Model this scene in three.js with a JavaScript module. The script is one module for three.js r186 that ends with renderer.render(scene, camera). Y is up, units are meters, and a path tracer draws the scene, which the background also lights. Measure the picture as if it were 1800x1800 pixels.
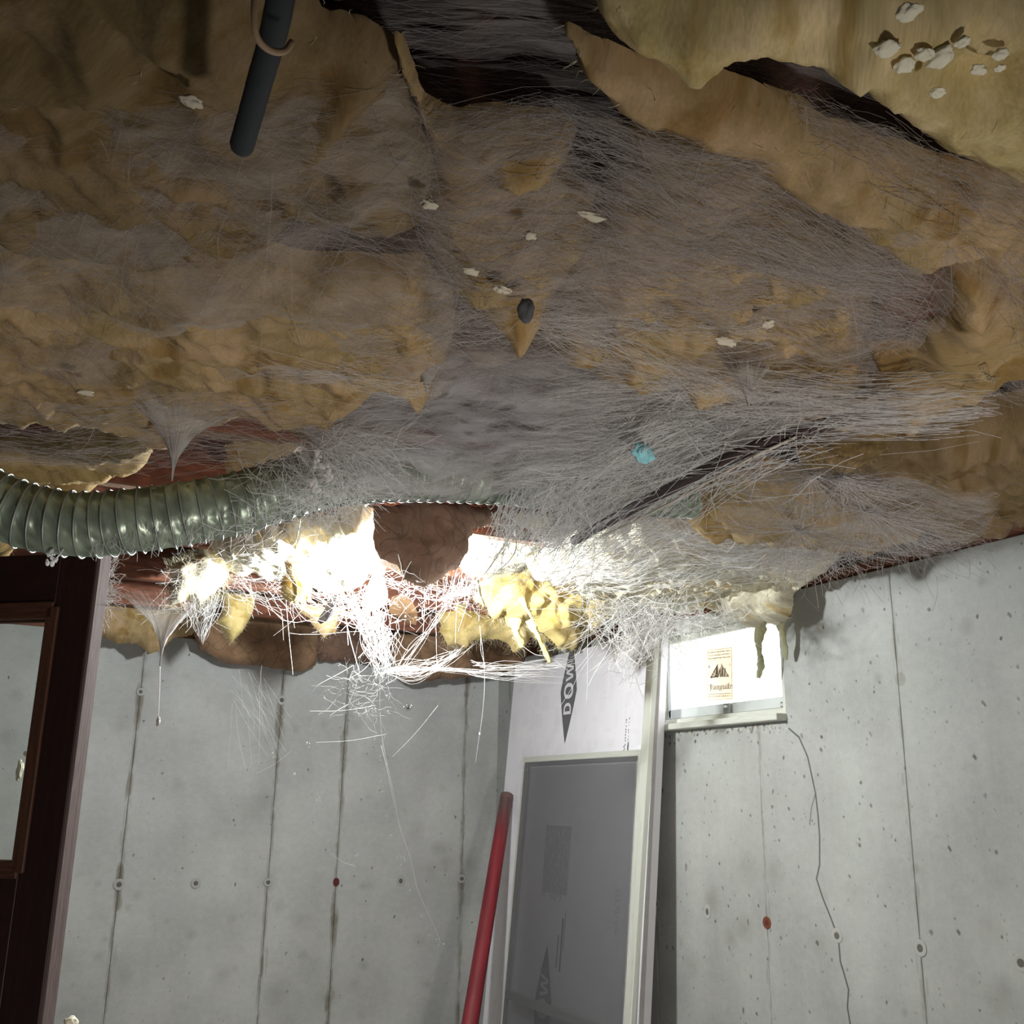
import * as THREE from 'three';
import { ImprovedNoise } from 'three/addons/math/ImprovedNoise.js';
import { RoundedBoxGeometry } from 'three/addons/geometries/RoundedBoxGeometry.js';
import { mergeGeometries, mergeVertices, toCreasedNormals } from 'three/addons/utils/BufferGeometryUtils.js';

// ------------------------------------------------------------------ camera, sky, light, exposure
const scene = new THREE.Scene();
const F = 1827.9, EYE = new THREE.Vector3(0, 1.55, 0);
const camera = new THREE.PerspectiveCamera(2 * Math.atan(900 / F) * 180 / Math.PI, 1, 0.05, 60);
const YAW = 0.464195, PITCH = 0.273969, ROLL = 0.0166972;
const FWD = new THREE.Vector3(Math.sin(YAW) * Math.cos(PITCH), Math.sin(PITCH), -Math.cos(YAW) * Math.cos(PITCH));
camera.position.copy(EYE);
camera.lookAt(EYE.clone().add(FWD));
camera.rotateZ(ROLL);
scene.add(camera);
scene.background = new THREE.Color(7.5, 7.7, 8.0);            // bright overcast day outside the basement window
const renderer = new THREE.WebGLRenderer({ antialias: true });
renderer.toneMapping = THREE.LinearToneMapping;
renderer.toneMappingExposure = 1.0;
renderer.shadowMap.enabled = true;
const BULB = [0.935, 2.112, -2.695];
const bulbLight = new THREE.PointLight(0xf4f9fa, 7.0, 0, 2);
bulbLight.position.set(...BULB); bulbLight.castShadow = true; bulbLight.shadow.radius = 1.5;
scene.add(bulbLight);
const FILL_LAMP = [0.75, 0.60, 0.0];                               // added lamp below the camera, out of view, brightening ceiling and webs
const fillLight = new THREE.SpotLight(0xfff8f2, 7.0, 0, 1.0, 1.0, 2);
fillLight.position.set(...FILL_LAMP); fillLight.target.position.set(1.1, 2.12, -2.4); fillLight.castShadow = true; fillLight.shadow.radius = 4;
scene.add(fillLight, fillLight.target);

// ------------------------------------------------------------------ helpers
let seed = 7;
const rnd = () => { seed |= 0; seed = seed + 0x6D2B79F5 | 0; let t = Math.imul(seed ^ seed >>> 15, 1 | seed); t = t + Math.imul(t ^ t >>> 7, 61 | t) ^ t; return ((t ^ t >>> 14) >>> 0) / 4294967296; };
const rr = (a, b) => a + (b - a) * rnd();
const gauss = () => (rnd() + rnd() + rnd() + rnd() - 2) * 0.866 * 2;
const PN = new ImprovedNoise();
const noise = (x, y, z = 0) => PN.noise(x, y, z);
const fbm = (x, y, z = 0, o = 4) => { let s = 0, a = 0.5; for (let i = 0; i < o; i++) { s += a * PN.noise(x, y, z + i * 7.3); x *= 2.03; y *= 2.03; z *= 2.03; a *= 0.5; } return s; };
const V = (x, y, z) => new THREE.Vector3(x, y, z);
const sm = (a, b, x) => { const t = Math.min(1, Math.max(0, (x - a) / (b - a))); return t * t * (3 - 2 * t); };
const CR = V(Math.cos(YAW), 0, Math.sin(YAW)), CU = new THREE.Vector3().crossVectors(CR, FWD);
const RIGHT = CR.clone().multiplyScalar(Math.cos(ROLL)).addScaledVector(CU, Math.sin(ROLL));
const UP = CR.clone().multiplyScalar(-Math.sin(ROLL)).addScaledVector(CU, Math.cos(ROLL));
// surveying: where a sight line of the photograph meets a known plane of the room
const sight = (px, py) => RIGHT.clone().multiplyScalar((px - 900) / F).addScaledVector(UP, -(py - 900) / F).add(FWD);
const atY = (px, py, y) => { const d = sight(px, py); return EYE.clone().addScaledVector(d, (y - EYE.y) / d.y); };
const atZ = (px, py, z) => { const d = sight(px, py); return EYE.clone().addScaledVector(d, z / d.z); };
const atX = (px, py, x) => { const d = sight(px, py); return EYE.clone().addScaledVector(d, x / d.x); };
const atD = (px, py, D) => EYE.clone().addScaledVector(sight(px, py), D);
const used = {};
const numbered = n => { const k = used[n] = (used[n] ?? -1) + 1; return k ? n + '_' + String(k).padStart(3, '0') : n; };
const shade = o => { o.castShadow = o.receiveShadow = true; return o; };
function mesh(name, geo, mat, parent = scene) { const m = shade(new THREE.Mesh(geo, mat)); m.name = parent === scene ? numbered(name) : name; parent.add(m); return m; }
function thing(name, label, category, pos = [0, 0, 0], group) { const g = new THREE.Group(); g.name = numbered(name); g.position.set(...pos); g.userData = { label, category }; if (group) g.userData.group = group; scene.add(g); return g; }
function tag(o, label, category, group, kind) { o.userData = { label, category }; if (group) o.userData.group = group; if (kind) o.userData.kind = kind; return o; }
function structure(o) { o.userData.kind = 'structure'; return o; }
function group(name) { const g = new THREE.Group(); g.name = numbered(name); scene.add(g); return g; }
const box = (w, h, d, x = 0, y = 0, z = 0, r = 0) => { const g = r ? new RoundedBoxGeometry(w, h, d, 2, r) : new THREE.BoxGeometry(w, h, d); g.translate(x, y, z); return g; };
function canvasTex(w, h, draw, srgb = true) { const c = document.createElement('canvas'); c.width = w; c.height = h; draw(c.getContext('2d'), w, h); const t = new THREE.CanvasTexture(c); if (srgb) t.colorSpace = THREE.SRGBColorSpace; t.wrapS = t.wrapT = THREE.RepeatWrapping; return t; }
function pixelTex(w, h, f, srgb = true) { const a = new Uint8ClampedArray(w * h * 4); for (let j = 0; j < h; j++) for (let i = 0; i < w; i++) { const c = f(i / w, j / h), k = (j * w + i) * 4; a[k] = c[0]; a[k + 1] = c[1]; a[k + 2] = c[2]; a[k + 3] = 255; } const t = new THREE.DataTexture(new Uint8Array(a.buffer), w, h, THREE.RGBAFormat); t.magFilter = THREE.LinearFilter; t.minFilter = THREE.LinearFilter; t.wrapS = t.wrapT = THREE.RepeatWrapping; if (srgb) t.colorSpace = THREE.SRGBColorSpace; t.needsUpdate = true; return t; }
// noise that tiles over u, v in 0..1
const tn = (u, v, s, z = 0) => { const a = u * 2 * Math.PI, b = v * 2 * Math.PI, q = s / (2 * Math.PI); return PN.noise(Math.cos(a) * q + 5, Math.sin(a) * q + Math.cos(b) * q * 0.77 + z, Math.sin(b) * q + z * 1.7); };
const tfbm = (u, v, s, z, o = 4) => { let r = 0, a = 0.5; for (let i = 0; i < o; i++) { r += a * tn(u, v, s, z + i * 3.1); s *= 2; a *= 0.5; } return r; };

// a swept tube: pts, radius(t) -> [across, other], optional roughness
function sweep(pts, radius, { seg = 40, sides = 10, rough = 0, freq = 60, cap = true, closed = false } = {}) {
  const curve = new THREE.CatmullRomCurve3(pts, closed, 'centripetal');
  const P = curve.getSpacedPoints(seg), fr = curve.computeFrenetFrames(seg, closed);
  const pos = [], uv = [], idx = []; const L = curve.getLength();
  for (let i = 0; i <= seg; i++) {
    const t = i / seg, r = radius(t), [a, b] = Array.isArray(r) ? r : [r, r];
    for (let j = 0; j <= sides; j++) {
      const w = j / sides * Math.PI * 2; let k = 1;
      const p = P[i].clone(), n = fr.normals[i], bb = fr.binormals[i];
      const q = p.clone().addScaledVector(n, Math.cos(w) * a).addScaledVector(bb, Math.sin(w) * b);
      if (rough) k = 1 + rough * fbm(q.x * freq, q.y * freq, q.z * freq, 3) * 2;
      q.copy(p).addScaledVector(n, Math.cos(w) * a * k).addScaledVector(bb, Math.sin(w) * b * k);
      pos.push(q.x, q.y, q.z); uv.push(w / (2 * Math.PI) * 0.2, t * L);
      if (i < seg && j < sides) { const c = i * (sides + 1) + j; idx.push(c, c + 1, c + sides + 1, c + 1, c + sides + 2, c + sides + 1); }
    }
  }
  if (cap) for (const [i, s] of [[0, 1], [seg, -1]]) { const c = pos.length / 3; pos.push(P[i].x, P[i].y, P[i].z); uv.push(0, 0); for (let j = 0; j < sides; j++) { const a = i * (sides + 1) + j; s > 0 ? idx.push(c, a + 1, a) : idx.push(c, a, a + 1); } }
  const g = new THREE.BufferGeometry(); g.setAttribute('position', new THREE.Float32BufferAttribute(pos, 3)); g.setAttribute('uv', new THREE.Float32BufferAttribute(uv, 2)); g.setIndex(idx); g.computeVertexNormals(); return g;
}
// many fine threads in one geometry: three-sided tubes
class Threads {
  constructor() { this.p = []; this.i = []; }
  add(pts, r0, r1 = r0) {
    const n = pts.length; if (n < 2) return; const base = this.p.length / 3; const d = V(), a = V(), b = V();
    for (let k = 0; k < n; k++) {
      d.subVectors(pts[Math.min(n - 1, k + 1)], pts[Math.max(0, k - 1)]).normalize();
      if (Math.abs(d.y) < 0.9) a.set(d.z, 0, -d.x).normalize(); else a.set(1, 0, 0).cross(d).normalize();
      b.crossVectors(d, a); const r = r0 + (r1 - r0) * k / (n - 1), p = pts[k];
      for (let s = 0; s < 3; s++) { const w = s * 2.0944, c = Math.cos(w) * r, e = Math.sin(w) * r; this.p.push(p.x + a.x * c + b.x * e, p.y + a.y * c + b.y * e, p.z + a.z * c + b.z * e); }
      if (k < n - 1) for (let s = 0; s < 3; s++) { const q = base + k * 3 + s, u = base + k * 3 + (s + 1) % 3; this.i.push(q, u, q + 3, u, u + 3, q + 3); }
    }
  }
  blob(c, r) { const g = new THREE.IcosahedronGeometry(r, 1), q = g.attributes.position, base = this.p.length / 3; for (let k = 0; k < q.count; k++) { const f = 1 + 0.5 * noise(q.getX(k) / r + c.x * 90, q.getY(k) / r + c.y * 90, q.getZ(k) / r); this.p.push(c.x + q.getX(k) * f, c.y + q.getY(k) * f * 1.3, c.z + q.getZ(k) * f); this.i.push(base + k); } }
  geo() { const g = new THREE.BufferGeometry(); g.setAttribute('position', new THREE.Float32BufferAttribute(this.p, 3)); g.setIndex(this.i); g.computeVertexNormals(); return g; }
}

// ------------------------------------------------------------------ materials
const M = {};
function concreteTex(W, H, pw, ph, opt) {            // W x H metres on pw x ph pixels
  return canvasTex(pw, ph, g => {
    const im = g.createImageData(pw, ph), a = im.data, z = opt.z;
    for (let j = 0; j < ph; j++) for (let i = 0; i < pw; i++) {
      const x = i / pw * W, y = (1 - j / ph) * H, n = fbm(x * 3, y * 3, z, 4), m = noise(x * 40, y * 40, z) * 0.5 + noise(x * 110, y * 110, z) * 0.5, s = fbm(x * 6, y * 0.9, z + 4, 3);
      const v = 182 + n * 26 + m * 10 + s * 14, k = (j * pw + i) * 4;
      a[k] = v - 1; a[k + 1] = v + 0.5 + s * 2; a[k + 2] = v - 2; a[k + 3] = 255;
    }
    g.putImageData(im, 0, 0);
    const X = x => x / W * pw, Y = y => (1 - y / H) * ph;
    for (let k = 0; k < opt.pits; k++) {              // air holes in the cast face
      const x = rnd() * pw, y = rnd() * ph, b = Math.pow(rnd(), 3.2), r = 0.55 + b * opt.big;
      g.fillStyle = `rgba(66,64,60,${0.25 + 0.5 * rnd()})`; g.beginPath(); g.ellipse(x, y, r * rr(0.5, 1), r * rr(0.8, 1.5), rr(-0.7, 0.7), 0, 7); g.fill();
      if (b > 0.35) { g.fillStyle = 'rgba(214,212,206,.55)'; g.beginPath(); g.ellipse(x + r * 0.7, y + r * 0.8, r * 0.5, r * 0.35, 0.6, 0, 7); g.fill(); }
    }
    for (let k = 0; k < opt.smears; k++) { const x = rnd() * pw, y = rnd() * ph, r = rr(5, 26); const q = g.createRadialGradient(x, y, 0, x, y, r); const c = rnd() < 0.6 ? '96,94,84' : '120,116,104'; q.addColorStop(0, `rgba(${c},${rr(0.06, 0.22)})`); q.addColorStop(1, `rgba(${c},0)`); g.fillStyle = q; g.fillRect(x - r, y - r, 2 * r, 2 * r); }
    for (const s of opt.seams) for (let q = 0; q < (opt.seamN ?? 260); q++) { // grout stains along the form joints
      const y = rnd() * ph, w = rr(1, 5) * (0.5 + Math.max(0, noise(s * 9, y * 0.012, 3)) * 3); g.fillStyle = `rgba(96,90,74,${rr(0.05, 0.2)})`; g.beginPath(); g.ellipse(X(s) + gauss() * 2.2, y, w * 0.8, rr(4, 22), 0, 0, 7); g.fill();
    }
    opt.more?.(g, X, Y, pw / W);
  });
}
M.plainConcrete = new THREE.MeshStandardMaterial({ color: new THREE.Color(0.50, 0.49, 0.47), roughness: 0.95 });
const woodTex = pixelTex(512, 512, (u, v) => { const n = tfbm(u, v * 1, 6, 1), g = Math.sin((v * 34 + n * 5) * 2 * Math.PI) * 0.5 + tn(u, v, 90, 4) * 0.8, s = 150 + g * 26 + n * 60; return [s, s * 0.93, s * 0.9]; });
M.redWood = new THREE.MeshStandardMaterial({ color: new THREE.Color(0.56, 0.24, 0.14), map: woodTex, roughness: 0.85 });
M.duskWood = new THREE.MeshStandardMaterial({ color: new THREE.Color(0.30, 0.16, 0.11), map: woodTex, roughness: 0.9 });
M.tanWood = new THREE.MeshStandardMaterial({ color: new THREE.Color(0.66, 0.46, 0.31), map: woodTex, roughness: 0.9 });
const fluffTex = pixelTex(1024, 1024, (u, v) => {
  const n = tfbm(u, v, 7, 2, 5), m = tfbm(u, v, 26, 5, 3), f = tn(u, v, 210, 8) * 0.6 + tn(u, v, 330, 9) * 0.5, h = sm(0.1, 0.32, tfbm(u, v, 12, 11, 3));
  const s = 196 + n * 46 + m * 32 + f * 16; return [s * (1 - h * 0.12), (s - 14 - n * 8) * (1 - h * 0.17), (s - 56 - h * 16 + m * 12) * (1 - h * 0.20)]; });
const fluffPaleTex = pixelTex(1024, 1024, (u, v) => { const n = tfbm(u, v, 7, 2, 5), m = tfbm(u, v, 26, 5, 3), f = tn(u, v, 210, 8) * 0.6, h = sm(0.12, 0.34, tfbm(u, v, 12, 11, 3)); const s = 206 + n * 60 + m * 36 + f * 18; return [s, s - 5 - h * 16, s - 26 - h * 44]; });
const fluffBump = pixelTex(1024, 1024, (u, v) => { const s = 128 + tfbm(u, v, 46, 3, 3) * 150 + tn(u, v, 230, 8) * 45; return [s, s, s]; }, false);
const fluff = (r, g, b) => new THREE.MeshStandardMaterial({ color: new THREE.Color(r, g, b), map: fluffTex, bumpMap: fluffBump, bumpScale: 0.0014, roughness: 1 });
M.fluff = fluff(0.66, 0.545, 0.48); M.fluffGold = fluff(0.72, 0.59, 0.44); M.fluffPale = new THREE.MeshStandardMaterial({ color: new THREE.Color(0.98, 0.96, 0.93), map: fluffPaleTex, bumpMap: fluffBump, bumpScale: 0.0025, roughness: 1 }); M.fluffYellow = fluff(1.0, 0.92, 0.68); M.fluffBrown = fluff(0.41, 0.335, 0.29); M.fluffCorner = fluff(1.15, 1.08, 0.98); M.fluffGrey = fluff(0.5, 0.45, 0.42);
const paperTex = pixelTex(512, 512, (u, v) => { const n = tfbm(u, v, 8, 3, 5), c = Math.abs(tn(u, v, 14, 6)), s = 170 + n * 60 - (c < 0.05 ? 22 : 0) + tn(u, v, 160, 2) * 12; return [s, s * 0.9, s * 0.78]; });
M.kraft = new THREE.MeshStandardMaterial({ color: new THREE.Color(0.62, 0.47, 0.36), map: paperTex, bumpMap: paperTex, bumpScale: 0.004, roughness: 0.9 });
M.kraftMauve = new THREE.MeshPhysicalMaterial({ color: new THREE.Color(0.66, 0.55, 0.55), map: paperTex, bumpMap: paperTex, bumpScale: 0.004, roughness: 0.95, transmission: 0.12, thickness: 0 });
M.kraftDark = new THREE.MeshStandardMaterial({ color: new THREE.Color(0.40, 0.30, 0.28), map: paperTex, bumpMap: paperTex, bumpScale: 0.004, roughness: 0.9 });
M.thread = new THREE.MeshPhysicalMaterial({ color: new THREE.Color(0.93, 0.92, 0.91), roughness: 1, transmission: 0.6, thickness: 0 });
M.dustyThread = new THREE.MeshPhysicalMaterial({ color: new THREE.Color(0.66, 0.62, 0.60), roughness: 1, transmission: 0.4, thickness: 0 });
M.rag = new THREE.MeshPhysicalMaterial({ color: new THREE.Color(0.86, 0.90, 0.80), map: fluffPaleTex, roughness: 1, transmission: 0.55, thickness: 0 });
M.fibre = new THREE.MeshPhysicalMaterial({ color: new THREE.Color(0.86, 0.80, 0.58), roughness: 1, transmission: 0.4, thickness: 0 });

// ------------------------------------------------------------------ the cellar: walls, floor, joists
const RX = 2.3, BZ = -4.71, TOP = 2.23, FT = 0.3048, TIE = 1.206, B0 = 0.602, R0 = 3.058;
const seamsB = []; for (let i = -12; i <= 4; i += 2) seamsB.push(B0 + i * FT); seamsB.push(B0 + 3 * FT, B0 + 5 * FT); seamsB.sort((a, b) => a - b);
const seamsR = []; for (let i = -5; i <= 19; i += 2) seamsR.push(R0 - i * FT); seamsR.sort((a, b) => a - b);
seamsB.splice(seamsB.indexOf(B0 + 4 * FT), 1);
const backTex = concreteTex(5.6, 2.23, 2048, 820, { z: 3, pits: 1100, big: 1.7, smears: 420, seams: seamsB.map(s => s + 3.3) });
const crackPts = [[1388, 1280], [1405, 1296], [1420, 1330], [1427, 1362], [1434, 1395], [1438, 1430], [1440, 1470], [1441, 1520], [1436, 1545], [1448, 1580], [1462, 1615], [1474, 1650], [1478, 1690], [1486, 1712], [1492, 1740], [1490, 1770], [1495, 1800], [1497, 1900]];
const rightTex = concreteTex(5.6, 2.23, 2048, 820, { z: 9, pits: 3600, big: 2.0, smears: 220, seamN: 90, seams: seamsR.map(s => s + 0.4), more: (g, X, Y, ppm) => {
  g.strokeStyle = 'rgba(48,46,42,.85)'; g.lineWidth = 1.5; g.beginPath();
  crackPts.forEach(([px, py], k) => { const p = atX(px, py, RX); const x = X(-p.z + 0.4) + gauss() * 0.6, y = Y(p.y); k ? g.lineTo(x, y) : g.moveTo(x, y); }); g.stroke();
  g.lineWidth = 0.8; g.beginPath(); [[1434, 1395], [1427, 1420], [1424, 1450]].forEach(([px, py], k) => { const p = atX(px, py, RX); k ? g.lineTo(X(-p.z + 0.4), Y(p.y)) : g.moveTo(X(-p.z + 0.4), Y(p.y)); }); g.stroke();
  for (let k = 0; k < 150; k++) { const cx = 1160 + 225 * rnd(), cl = noise(cx * 0.03, 4.2) > -0.05; const p = atX(cx, 1290 - (cx - 1160) * 0.085 + Math.abs(gauss()) * (cl ? 9 : 3), RX); g.fillStyle = `rgba(${rnd() < 0.5 ? '74,70,62' : '216,208,194'},${rr(0.3, 0.8)})`; g.beginPath(); g.ellipse(X(-p.z + 0.4), Y(p.y), rr(0.4, 2.6), rr(0.4, 1.9), rnd() * 3, 0, 7); g.fill(); }
} });
const wallMat = t => new THREE.MeshStandardMaterial({ color: new THREE.Color(0.97, 0.97, 0.97), map: t, bumpMap: t, bumpScale: 0.002, roughness: 0.93 });
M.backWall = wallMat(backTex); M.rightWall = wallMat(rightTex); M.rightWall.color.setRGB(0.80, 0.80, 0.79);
M.tie = new THREE.MeshStandardMaterial({ color: new THREE.Color(0.40, 0.40, 0.38), roughness: 1 });
M.tieCore = new THREE.MeshStandardMaterial({ color: new THREE.Color(0.12, 0.115, 0.10), roughness: 1 });
M.rust = new THREE.MeshStandardMaterial({ color: new THREE.Color(0.15, 0.045, 0.018), roughness: 0.9 });
M.rustDark = new THREE.MeshStandardMaterial({ color: new THREE.Color(0.10, 0.016, 0.012), roughness: 0.8 });
function panelGeo(shapePts, a0, W, H) {              // outline in (along the wall, up), cast 3 cm thick with a small arris
  const s = new THREE.Shape(shapePts.map(p => new THREE.Vector2(...p)));
  const g = new THREE.ExtrudeGeometry(s, { depth: 0.026, bevelEnabled: true, bevelThickness: 0.0018, bevelSize: 0.0014, bevelOffset: -0.0014, bevelSegments: 1 });
  const p = g.attributes.position, u = new Float32Array(p.count * 2);
  for (let k = 0; k < p.count; k++) { u[2 * k] = (p.getX(k) + a0) / W; u[2 * k + 1] = p.getY(k) / H; }
  g.setAttribute('uv', new THREE.BufferAttribute(u, 2)); return g;
}
const tieGeo = new THREE.LatheGeometry([[0.0225, 0], [0.0215, 0.0012], [0.0175, 0.0017], [0.0135, 0.0010], [0.009, 0.0006]].map(p => new THREE.Vector2(...p)), 16); tieGeo.rotateX(Math.PI / 2);
const tieCoreGeo = new THREE.CylinderGeometry(0.0105, 0.0105, 0.002, 12); tieCoreGeo.rotateX(Math.PI / 2);
function tie(parent, x, y, z, turn, k, mats) { const t = mesh('tie_hole', tieGeo, mats[0], parent); t.position.set(x, y, z); t.rotation.y = turn; t.scale.set(rr(0.8, 1.05) * k, rr(0.8, 1.1) * k, 1); mesh('tie_end', tieCoreGeo, mats[1], t); return t; }
const wallBack = structure(group('wall_back'));
mesh('wall_core', box(5.6, TOP, 0.2, -0.5, TOP / 2, BZ - 0.13), M.plainConcrete, wallBack);
{
  const e = [-3.3, ...seamsB.filter(s => s > -3.2 && s < RX - 0.05), RX + 0.02];
  for (let k = 0; k < e.length - 1; k++) { const a = e[k] + 0.0005, b = e[k + 1] - 0.0005; const g = panelGeo([[a, 0], [b, 0], [b, TOP], [a, TOP]], 3.3, 5.6, 2.23); const m = mesh('panel', g, M.backWall, wallBack); m.position.set(0, 0, BZ - 0.029 + rr(-0.0015, 0.0015)); }
  for (let i = -8; i <= 5; i++) if (i > -7) tie(wallBack, B0 + i * FT, TIE + rr(-0.006, 0.006), BZ + 0.0012, 0, i === 3 ? 0.8 : 1, i === 3 ? [M.rustDark, M.rustDark] : [M.tie, M.tieCore]);
  for (let i = -6; i <= 5; i += 2) tie(wallBack, B0 + i * FT, TIE + 0.78, BZ + 0.0012, 0, 0.9, [M.tie, M.tieCore]);
}
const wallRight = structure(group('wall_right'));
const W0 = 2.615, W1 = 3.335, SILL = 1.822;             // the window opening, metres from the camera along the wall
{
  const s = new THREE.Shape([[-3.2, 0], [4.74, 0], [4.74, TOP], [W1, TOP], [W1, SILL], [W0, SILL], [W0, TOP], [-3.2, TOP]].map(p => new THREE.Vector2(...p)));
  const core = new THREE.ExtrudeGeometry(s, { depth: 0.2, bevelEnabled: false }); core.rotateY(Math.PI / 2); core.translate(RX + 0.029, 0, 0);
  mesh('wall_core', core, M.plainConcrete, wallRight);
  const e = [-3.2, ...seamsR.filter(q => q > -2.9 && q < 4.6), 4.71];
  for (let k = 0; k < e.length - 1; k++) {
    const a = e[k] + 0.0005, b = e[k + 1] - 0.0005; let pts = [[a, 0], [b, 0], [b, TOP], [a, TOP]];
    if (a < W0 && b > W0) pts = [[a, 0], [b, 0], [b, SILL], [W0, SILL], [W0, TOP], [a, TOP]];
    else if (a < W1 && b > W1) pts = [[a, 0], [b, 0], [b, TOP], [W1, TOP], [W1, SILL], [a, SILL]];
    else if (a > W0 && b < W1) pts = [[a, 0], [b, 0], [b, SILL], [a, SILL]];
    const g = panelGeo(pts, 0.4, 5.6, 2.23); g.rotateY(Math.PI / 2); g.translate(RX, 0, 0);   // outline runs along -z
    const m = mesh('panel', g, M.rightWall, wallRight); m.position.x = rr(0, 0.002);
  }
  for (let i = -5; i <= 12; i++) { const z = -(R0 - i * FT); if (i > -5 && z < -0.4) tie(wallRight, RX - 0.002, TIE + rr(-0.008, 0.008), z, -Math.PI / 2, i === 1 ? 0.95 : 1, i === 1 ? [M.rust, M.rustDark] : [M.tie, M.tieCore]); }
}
const wl = structure(group('wall_left')); mesh('wall_core', box(0.2, 2.52, 8, -3.3, 1.26, -0.8), M.plainConcrete, wl);
const wf = structure(group('wall_front')); mesh('wall_core', box(5.8, 2.52, 0.2, -0.5, 1.26, 3.1), M.plainConcrete, wf);
structure(mesh('floor', box(5.8, 0.12, 8.2, -0.5, -0.06, -0.8), new THREE.MeshStandardMaterial({ color: new THREE.Color(1, 0.98, 0.95), map: backTex, roughness: 0.9 })));
const ceiling = structure(group('ceiling'));             // board subfloor above the joists, each board of its own
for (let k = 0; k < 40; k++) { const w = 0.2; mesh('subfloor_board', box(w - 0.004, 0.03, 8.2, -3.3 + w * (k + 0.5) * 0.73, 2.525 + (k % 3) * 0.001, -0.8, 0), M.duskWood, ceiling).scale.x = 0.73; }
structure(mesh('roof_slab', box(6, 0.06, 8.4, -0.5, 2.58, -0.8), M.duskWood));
structure(mesh('trim_1', box(0.09, 0.038, 7.9, RX + 0.055, TOP + 0.02, -0.8, 0.003), M.redWood));       // sill plates on the wall tops
structure(mesh('trim_2', box(5.9, 0.038, 0.09, -0.5, TOP + 0.02, BZ - 0.05, 0.003), M.redWood));
structure(mesh('trim_3', box(0.04, 0.26, 7.9, RX + 0.12, TOP + 0.165, -0.8, 0.003), M.redWood));        // rim joists
structure(mesh('trim_4', box(5.9, 0.26, 0.04, -0.5, TOP + 0.165, BZ - 0.12, 0.003), M.redWood));
const JOISTS = [[2.2, 'far behind the camera'], [1.5, 'behind the camera'], [0.6, ''], [0.0, ''], [-0.54, ''], [-1.065, ''], [-1.585, ''], [-2.05, ''], [-2.53, ''], [-3.09, ''], [-3.685, ''], [-4.22, '']];
const JLAB = ['floor joist over the back of the cellar', 'floor joist over the middle of the cellar', 'floor joist just behind the first insulation lumps', 'floor joist directly overhead, out of the window light', 'dark red floor joist showing in the open gap above the near insulation', 'floor joist buried behind the webbed insulation above the sagging point', 'red-brown floor joist with dusty tan underside behind the grey web hammock', 'red-brown floor joist just behind the silver flexible duct', 'red floor joist between the duct and the hanging bulb', 'orange-lit floor joist right behind the glowing bulb', 'orange-lit floor joist second behind the glowing bulb', 'floor joist closest to the back concrete wall'];
const joistGeo = new RoundedBoxGeometry(5.3, 0.235, 0.038, 2, 0.003);
{ const p = joistGeo.attributes.position, u = joistGeo.attributes.uv; for (let k = 0; k < p.count; k++) u.setXY(k, p.getX(k) * 0.4, p.getY(k) * 1.1 + p.getZ(k) * 1.1); }
JOISTS.forEach(([z], k) => { const j = mesh('floor_joist', joistGeo, M.redWood); j.position.set(-0.4, 2.2705 + 0.1175, z - 0.019); tag(j, JLAB[k], 'joist', 'wooden floor joists'); });
mesh('dusty_underside', box(5.2, 0.004, 0.034, 0, -0.1195, 0), M.tanWood, scene.getObjectByName('floor_joist_006'));
mesh('dusty_underside', box(5.2, 0.004, 0.034, 0, -0.1195, 0), M.tanWood, scene.getObjectByName('floor_joist_007'));
mesh('dusty_underside', box(5.2, 0.004, 0.034, 0, -0.1195, 0), M.tanWood, scene.getObjectByName('floor_joist_008'));
structure(mesh('ground_outside', box(6, 0.3, 12, 5.6, 1.6, -1, 0), new THREE.MeshStandardMaterial({ color: new THREE.Color(0.3, 0.32, 0.24), roughness: 1 })));
scene.getObjectByName('ground_outside').position.x = 0.03;

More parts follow.
